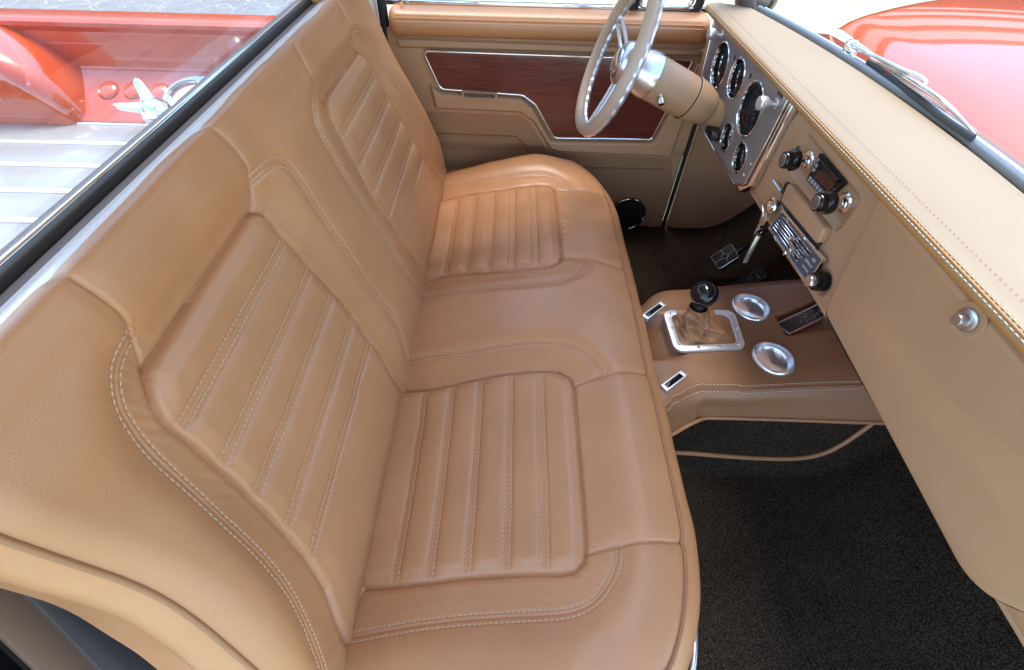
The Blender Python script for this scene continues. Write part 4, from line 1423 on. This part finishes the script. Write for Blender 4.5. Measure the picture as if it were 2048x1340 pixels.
lathe('vent_latch', [(.006, .0), (.006, .010), (.010, .012), (.010, .016), (.001, .017)], (vl[0], .782, vl[2] + .002), (0, -1, 0), M['chrome'], door, 20)
tube('latch_handle', [(vl[0], .768, vl[2]), (vl[0] + .022, .766, vl[2] + .012)], .004, M['chrome'], door, 8)
lathe('lock_knob', [(.004, 0), (.004, .012), (.005, .014), (.005, .022), (.001, .0225)], U(804, 16, 1, .772), (0, 0, 1), M['chrome'], door, 16)

# kick panel ahead of the door
kp_ = plate('kick_panel', [roundpoly([(.842, .03), (1.38, .03), (1.38, .70), (.842, .76)], .01, 3)], FDD(.768), .02, M['door_leather'], None, .004)
tag(kp_, 'plain tan kick panel ahead of the door below the dash', 'kick panel')

# ------------------------------------------------------------------ cab shell: back wall, ledge, pillars, roof, glass
cab = empty('truck_cab', (0, 0, .1), 'red pickup cab with pale headliner, black rear window seal and curved windshield', 'pickup cab')
def lz(x, m):
    return 1.1697 - m * (.2421 - x)
ya, yb = -.60, .80
yy = np.linspace(ya, yb, 40)
def strip(name, prof, m, parent=cab, sharp=35, bow=0.0):
    secs = [[(x - bow * (y / .7) ** 2, y, z) for x, z in prof] for y in yy]
    return loft(name, secs, m, parent, True, True, sharp)
strip('back_trim', [(-.190, .70), (-.190, lz(-.190, .702)), (-.200, lz(-.200, .694)), (-.205, lz(-.205, .690)), (-.215, .82), (-.215, .70)], M['leather'])
strip('ledge', [(-.206, .80), (-.206, lz(-.206, .6905)), (-.209, lz(-.209, .6865)), (-.2225, lz(-.2225, .6745)), (-.2235, lz(-.2235, .678)), (-.2245, .80)], M['glare_trim'])
strip('ledge', [(-.2250, .80), (-.2250, lz(-.2250, .6745)), (-.2265, lz(-.2265, .671)), (-.2405, lz(-.2405, .662)), (-.242, .80)], M['glare_trim'])
strip('ledge', [(-.2425, .80), (-.2425, lz(-.2425, .661)), (-.2525, lz(-.2525, .646)), (-.254, .80)], M['grey_trim'])
def arc_seal(cx, r, n=14):
    return [(cx + r * math.cos(t), r * math.sin(t)) for t in np.linspace(0, math.pi, n)]
zs = lz(-.262, .626) - .004
strip('window_seal', [(-.2535, .80)] + [(-.2625 + .0092 * math.cos(t), zs + .0105 * math.sin(t)) for t in np.linspace(0, math.pi, 12)] + [(-.2717, .80)], M['rubber'])
strip('window_trim', [(-.272, .80)] + [(-.2765 + .0045 * math.cos(t), zs + .004 + .006 * math.sin(t)) for t in np.linspace(0, math.pi, 8)] + [(-.281, .80)], M['chrome'])
box('back_wall', (-.305, 0, .44), (.03, 1.6, .80), M['grey_trim'], cab)
box('window_header', (-.255, 0, 1.315), (.07, 1.5, .07), M['headliner'], cab, .02)
rg = plate('rear_window', [[(-.64, .845), (.64, .845), (.62, 1.29), (-.62, 1.29)]], ((-.279, 0, 0), (0, -1, 0), (0, 0, 1), (-1, 0, 0)), .004, M['rear_glass'], cab)
for sg in (-1, 1):
    box('rear_pillar', (-.25, sg * .72, 1.09), (.09, .14, .50), M['headliner'], cab, .03)
    secs = []
    for t in np.linspace(0, 1, 12):
        c_ = np.array([.865 - .26 * t, sg * (.735 - .07 * t), .80 + .56 * t])
        secs.append([c_ + np.array([.028 * math.cos(a_), .028 * math.sin(a_), 0]) for a_ in np.linspace(0, 2 * math.pi, 13)[:-1]])
    loft('windshield_pillar', secs, M['grey_trim'], cab)
# roof with rounded sides
secs = []
for x in np.linspace(-.32, .66, 14):
    e = .03 * ((x - .15) / .48) ** 2
    up_ = [(x, .74 * math.sin(t) if abs(math.sin(t)) < 1 else .74 * math.sin(t), 1.33 + .075 * math.cos(t) - e) for t in np.linspace(-math.pi / 2, math.pi / 2, 25)]
    dn_ = [(x, .71 * math.sin(t), 1.318 + .06 * math.cos(t) - e) for t in np.linspace(math.pi / 2, -math.pi / 2, 25)]
    secs.append(up_ + dn_)
loft('roof', secs, M['headliner'], cab)
# windshield and its lower seal
wv = np.linspace(-.71, .69, 40); wt = np.linspace(0, 1, 14)
WG = np.array([[((wind_x(y) + .012) * (1 - t) + (.640 - .08 * y * y) * t + .03 * math.sin(math.pi * t), y * (1 - .05 * t), .838 + (1.315 - .838) * t) for y in wv] for t in wt])
link('windshield', grid_mesh('windshield', WG), M['glass'], cab)
seal = [(wind_x(y) + .004, y, .8445) for y in np.linspace(-.76, .70, 60)]
tube('windshield_seal', seal, .0085, M['grey_rubber'] if 'grey_rubber' in M else mat('grey_rubber', (.10, .13, .16), .25, coat=.4), cab, 10)
tube('windshield_trim', [(p[0] + .016, p[1], p[2] + .001) for p in seal], .0045, M['chrome'], cab, 8)
# near door jamb behind the seat end
JX = -.262
J = lambda px, py: (-U(px, py, 0, JX)[1], U(px, py, 0, JX)[2])
FJ = lambda X: ((X, 0, 0), (0, -1, 0), (0, 0, 1), (1, 0, 0))
o_ = [J(-120, 1020), J(0, 1098), J(150, 1208), J(310, 1345), J(330, 1420), J(205, 1345), J(60, 1200), J(-120, 1100)]
def jamb(name, px, X, th, m):
    vs = [U(a_, b_, 0, X) for a_, b_ in px]
    n_ = len(vs)
    V = vs + [v - np.array([th, 0, 0]) for v in vs]
    F = [tuple(range(n_)), tuple(range(2 * n_ - 1, n_ - 1, -1))] + [(i, (i + 1) % n_, n_ + (i + 1) % n_, n_ + i) for i in range(n_)]
    return mesh(name, V, F, m, cab, True, 30, .002)
jamb('jamb_trim', [(-160, 960), (0, 1070), (150, 1185), (320, 1320), (420, 1420), (330, 1420), (205, 1345), (70, 1205), (0, 1152), (-160, 1050)], -.262, .010, mat('jamb_grey', (.085, .070, .075), .4))
jamb('jamb_panel', [(-160, 1040), (0, 1148), (70, 1203), (205, 1343), (320, 1420), (200, 1420), (75, 1340), (0, 1268), (-160, 1150)], -.266, .012, mat('jamb_brown', (.21, .125, .085), .5))
jamb('jamb_edge', [(-160, 1140), (0, 1264), (80, 1340), (210, 1430), (-160, 1430)], -.272, .010, M['gloss_black'])
# far corner behind the seat, beside the door opening
tube('door_opening_seal', smoothline([(-.128, .775, .40), (-.125, .775, .70), (-.122, .775, .82), (-.120, .775, 1.0), (-.11, .75, 1.28)], 40), .013, M['rubber'], cab, 10)
box('lock_pillar', (-.185, .775, .72), (.09, .10, 1.1), M['headliner'], cab, .02)
box('sill_far', (.33, .77, .06), (1.1, .08, .08), M['dark'], cab, .01)

# ------------------------------------------------------------------ pickup bed
bed = empty('pickup_bed', (-1.7, 0, .40), 'glossy red pickup bed with pale plank floor and bright steel strips', 'pickup bed')
BX0, BX1 = -3.0, -.36
M['plank'] = mat('pale_varnished_plank', (.27, .27, .265), .35, coat=.25, var=.12, var_scale=3)
M['strip_metal'] = mat('polished_strip', (.86, .86, .85), .35, .85)
edges_y = [.700]
rows_px = [262, 277, 302, 317, 350, 374, 398, 436, 470, 510]
pitch = .128
y = .700
k = 0
while y > -.72:
    y2 = max(y - pitch + .022, -.72)
    box('plank', ((BX0 + BX1) / 2, (y + y2) / 2, .489), (BX1 - BX0, y - y2, .02), M['plank'], bed, .002)
    if y2 > -.71:
        box('steel_strip', ((BX0 + BX1) / 2, y2 - .011, .4945), (BX1 - BX0, .0205, .016), M['strip_metal'], bed, .003)
    y -= pitch
tube('edge_strip', [(BX0, .706, .498), (BX1, .706, .498)], .005, M['strip_metal'], bed, 8)
for sg in (1, -1):
    pr = [(.712, .47), (.712, .503), (.716, .508), (.872, .598), (.879, .604), (.880, .612), (.880, .700), (.868, .716), (.868, .727), (.878, .734), (.955, .736), (.968, .728), (.972, .70), (.985, .55), (.96, .25), (.90, .25), (.90, .47)]
    loft('side_panel', [[(x, sg * a_, b_) for a_, b_ in pr] for x in (BX0, BX1)], M['red'], bed, True, True, 30)
    # wheel tub
    tv_ = []
    ty = np.linspace(0, 1, 26)
    secs = []
    for q in np.linspace(.69, .90, 22):
        e = 1.0 if q > .75 else math.sqrt(max(0.0, 1 - ((.75 - q) / .062) ** 2))
        Rr = .06 + .33 * 1.0 * (0.82 + .18 * e)
        secs.append([(-1.50 + Rr * 1.06 * math.cos(t), sg * q, .44 + Rr * .80 * math.sin(t)) for t in np.linspace(-.35, math.pi + .35, 40)])
    loft('wheel_tub', secs, M['red'], bed, True, True, 60)
front = loft('front_panel', [[(-.36, y_, z_) for y_, z_ in ((-.96, .25), (.96, .25), (.96, .72), (-.96, .72))], [(-.33, y_, z_) for y_, z_ in ((-.96, .25), (.96, .25), (.96, .72), (-.96, .72))]], M['red'], bed)
nb_ = np.array([0, -.5, .86])
bo = np.array([0, .872, .598])
bn = np.array([0, -.090, .156]); bn /= np.linalg.norm(bn)
for px, py in ((217, 181), (268, 181), (320, 184)):
    c_ = UP(px, py, bo, bn)
    lathe('raised_boss', [(.034, -.004), (.032, .003), (.024, .0075), (.012, .0095), (.001, .010)], c_, bn, M['red'], bed, 32, 80)
# chrome spinner and round chrome cover standing in the bed
sc_ = np.array([-.745, .60, .60])
sc_ = UP(312, 222, np.array([-.75, .60, .60]), np.array([.15, -.35, .92]))
sn = np.array([.10, -.45, .88]); sn /= np.linalg.norm(sn)
spin = empty('knock_off_cap', tuple(sc_), 'three winged chrome knock off cap standing on the pickup bed beside the red side', 'wheel cap')
lathe('hub', [(.040, -.040), (.042, -.010), (.040, .004), (.034, .012), (.027, .018), (.021, .026), (.014, .030), (.001, .032)], sc_, sn, M['chrome'], spin, 48, 40)
su, sv, _ = basis(sn)
wing_dirs = []
for px, py in ((289, 178), (224, 233)):
    d_ = UP(px, py, sc_, sn) - sc_
    wing_dirs.append(d_ / np.linalg.norm(d_))
d3 = -(wing_dirs[0] + wing_dirs[1]); wing_dirs.append(d3 / np.linalg.norm(d3))
for d_ in wing_dirs:
    b_ = np.cross(sn, d_)
    secs = []
    for t in np.linspace(0, 1, 14):
        c_ = sc_ + d_ * (.02 + .060 * t) + sn * (.020 + .016 * t * t)
        w_ = .019 * (1 - .45 * t) * math.sqrt(max(.02, 1 - max(0, (t - .88) / .125) ** 2))
        h_ = .008 * (1 - .35 * t)
        secs.append([c_ + b_ * w_ * math.cos(a_) + sn * h_ * math.sin(a_) for a_ in np.linspace(0, 2 * math.pi, 17)[:-1]])
    loft('wing', secs, M['chrome'], spin, True, True, 60)
tube('stand', [sc_ - sn * .04, np.array([sc_[0] + .02, sc_[1] + .03,   .51])], .036, M['chrome'], spin, 24)
cc = UP(404, 212, np.array([-.70, .70, .56]), np.array([.2, -.35, .9]))
cn = np.array([.22, -.42, .88]); cn /= np.linalg.norm(cn)
cover = lathe('chrome_cover', [(.098, -.06), (.105, -.01), (.106, .002), (.102, .006), (.094, .003), (.086, -.008), (.050, -.016), (.001, -.018)], cc, cn, M['chrome'], None, 56, 40)
tag(cover, 'round dished chrome cover in the pickup bed beside the winged cap', 'chrome cover')

# ------------------------------------------------------------------ hood, cowl, wiper, mirror
hood = empty('hood', (1.6, 0, .78), 'long glossy red hood in front of the windshield', 'hood')
hy = np.linspace(-.76, .76, 90); hx = np.linspace(0, 1, 60)
HG = np.zeros((60, 90, 3))
for j, y in enumerate(hy):
    xr = 1.060 + .045 * (y / .72) ** 2
    for i, t in enumerate(hx):
        x = xr + t * (2.45 - xr)
        z = .830 - .034 * (abs(y) / .72) ** 2.2 + .112 * (1 - math.exp(-(x - 1.06) / .22)) - .03 * max(0, x - 1.5)
        if abs(y) > .70: z -= 1.2 * (abs(y) - .70) ** 1.3
        if t < .02: z -= .012 * (1 - t / .02)
        HG[i, j] = (x, y, z)
link('panel', grid_mesh('panel', HG, None, grid_normals(HG)[30, 45, 2] < 0), M['red'], hood)
cowl = empty('cowl', (1.02, 0, .80), 'red cowl strip with dark vent between windshield and hood', 'cowl')
cs = []
for y in np.linspace(-.76, .74, 50):
    xa, xb = wind_x(y) + .022, 1.058 + .045 * (y / .72) ** 2
    zc = .832 - .036 * (abs(y) / .72) ** 2
    cs.append([(xa, y, .76), (xa, y, zc + .006), (xa * .55 + xb * .45, y, zc - .004), (xb, y, zc - .012), (xb + .01, y, .75)])
loft('cowl_panel', cs, M['red'], cowl, True, True, 50)
vent_s = []
for y in np.linspace(-.50, .55, 40):
    xa, xb = wind_x(y) + .022, 1.058 + .045 * (y / .72) ** 2
    zc = .832 - .036 * (abs(y) / .72) ** 2
    f0, f1 = .45, .72
    z0_, z1_ = zc - .004 + .0016, zc - .004 - .008 * (f1 - .45) / .55 + .0016
    vent_s.append([(xa + (xb - xa) * f0, y, z0_), (xa + (xb - xa) * f1, y, z1_), (xa + (xb - xa) * f1, y, z1_ - .003), (xa + (xb - xa) * f0, y, z0_ - .003)])
loft('vent_grille', vent_s, mat('vent_dark', (.16, .13, .12), .5), cowl)
wip = empty('wiper', (1.0, .15, .85), 'chrome windshield wiper with dark rubber blade resting at the base of the glass', 'wiper')
bl_ = [UP(*p, np.array([.955, .1, .858]), np.array([-.3, 0, .95])) for p in ((1736, 124), (1790, 162), (1840, 200), (1895, 242), (1946, 276))]
tube('blade', smoothline(bl_, 40), .0042, mat('blade_rubber', (.03, .045, .055), .35), wip, 8, False, 1.3)
def wpt(px, py, h_):
    return UP(px, py, np.array([.955, .1, .858 + h_]), np.array([-.3, 0, .95]))
bow = smoothline([wpt(1740, 120, .004), wpt(1790, 142, .012), wpt(1845, 175, .018), wpt(1900, 215, .012), wpt(1950, 268, .004)], 40)
tube('bow', bow, [.0016 + .0032 * math.sin(math.pi * t) for t in np.linspace(0, 1, len(bow))], M['chrome'], wip, 8)
tube('yoke', smoothline([wpt(1786, 148, .006), wpt(1840, 186, .009), wpt(1893, 222, .006)], 20), .0022, M['chrome'], wip, 8)
arm = smoothline([wpt(1706, 92, .012), wpt(1745, 110, .016), wpt(1800, 136, .022), wpt(1838, 152, .024), wpt(1850, 163, .022), wpt(1846, 172, .018)], 40)
tube('arm', arm, [.0050] * 8 + [.0038] * (len(arm) - 8), M['chrome'], wip, 8)
lathe('pivot', [(.014, -.02), (.014, .006), (.010, .012), (.001, .014)], wpt(1702, 94, .004), (-.2, 0, 1), M['chrome'], wip, 24)
# far exterior mirror
mc = U(1522, -6, 1, .99)
mir = empty('side_mirror', tuple(mc), 'black round side mirror outside the far door at the windshield corner', 'side mirror')
lathe('housing', [(.001, -.045), (.022, -.043), (.040, -.034), (.052, -.018), (.056, .0), (.055, .006), (.050, .008)], mc, (-.90, -.35, .15), mat('mirror_black', (.015, .014, .010), .15, coat=1.0), mir, 40, 60)
lathe('mirror_glass', [(.050, .0075), (.001, .0080)], mc, (-.90, -.35, .15), M['chrome'], mir, 40)
tube('stalk', smoothline([mc + np.array([.02, 0, -.04]), mc + np.array([.03, -.05, -.07]), mc + np.array([.02, -.15, -.06])], 12), .008, M['chrome'], mir, 8)

# ------------------------------------------------------------------ added out-of-view white building across the lawn (bands shaped to mirror as stripes in the hood)
bld = empty('building', (25, 12, -.56), 'added unseen white building with a shaded balcony across the lawn, mirrored in the red hood', 'building')
M['white_wall'] = mat('stripe_white', (.86, .86, .85), .6)
M['shade_wall'] = mat('stripe_gap_dark', (.05, .04, .035), .7)
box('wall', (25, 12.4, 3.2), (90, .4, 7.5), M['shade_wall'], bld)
box('top_stripe', (25, 11.2, 6.45), (92, .3, .62), M['white_wall'], bld)
box('wide_stripe', (25, 11.3, 5.42), (92, .3, .55), M['white_wall'], bld)
box('mid_stripe', (25, 11.3, 4.66), (92, .2, .26), M['white_wall'], bld)
box('thin_stripe', (25, 11.3, 4.16), (92, .2, .14), M['white_wall'], bld)
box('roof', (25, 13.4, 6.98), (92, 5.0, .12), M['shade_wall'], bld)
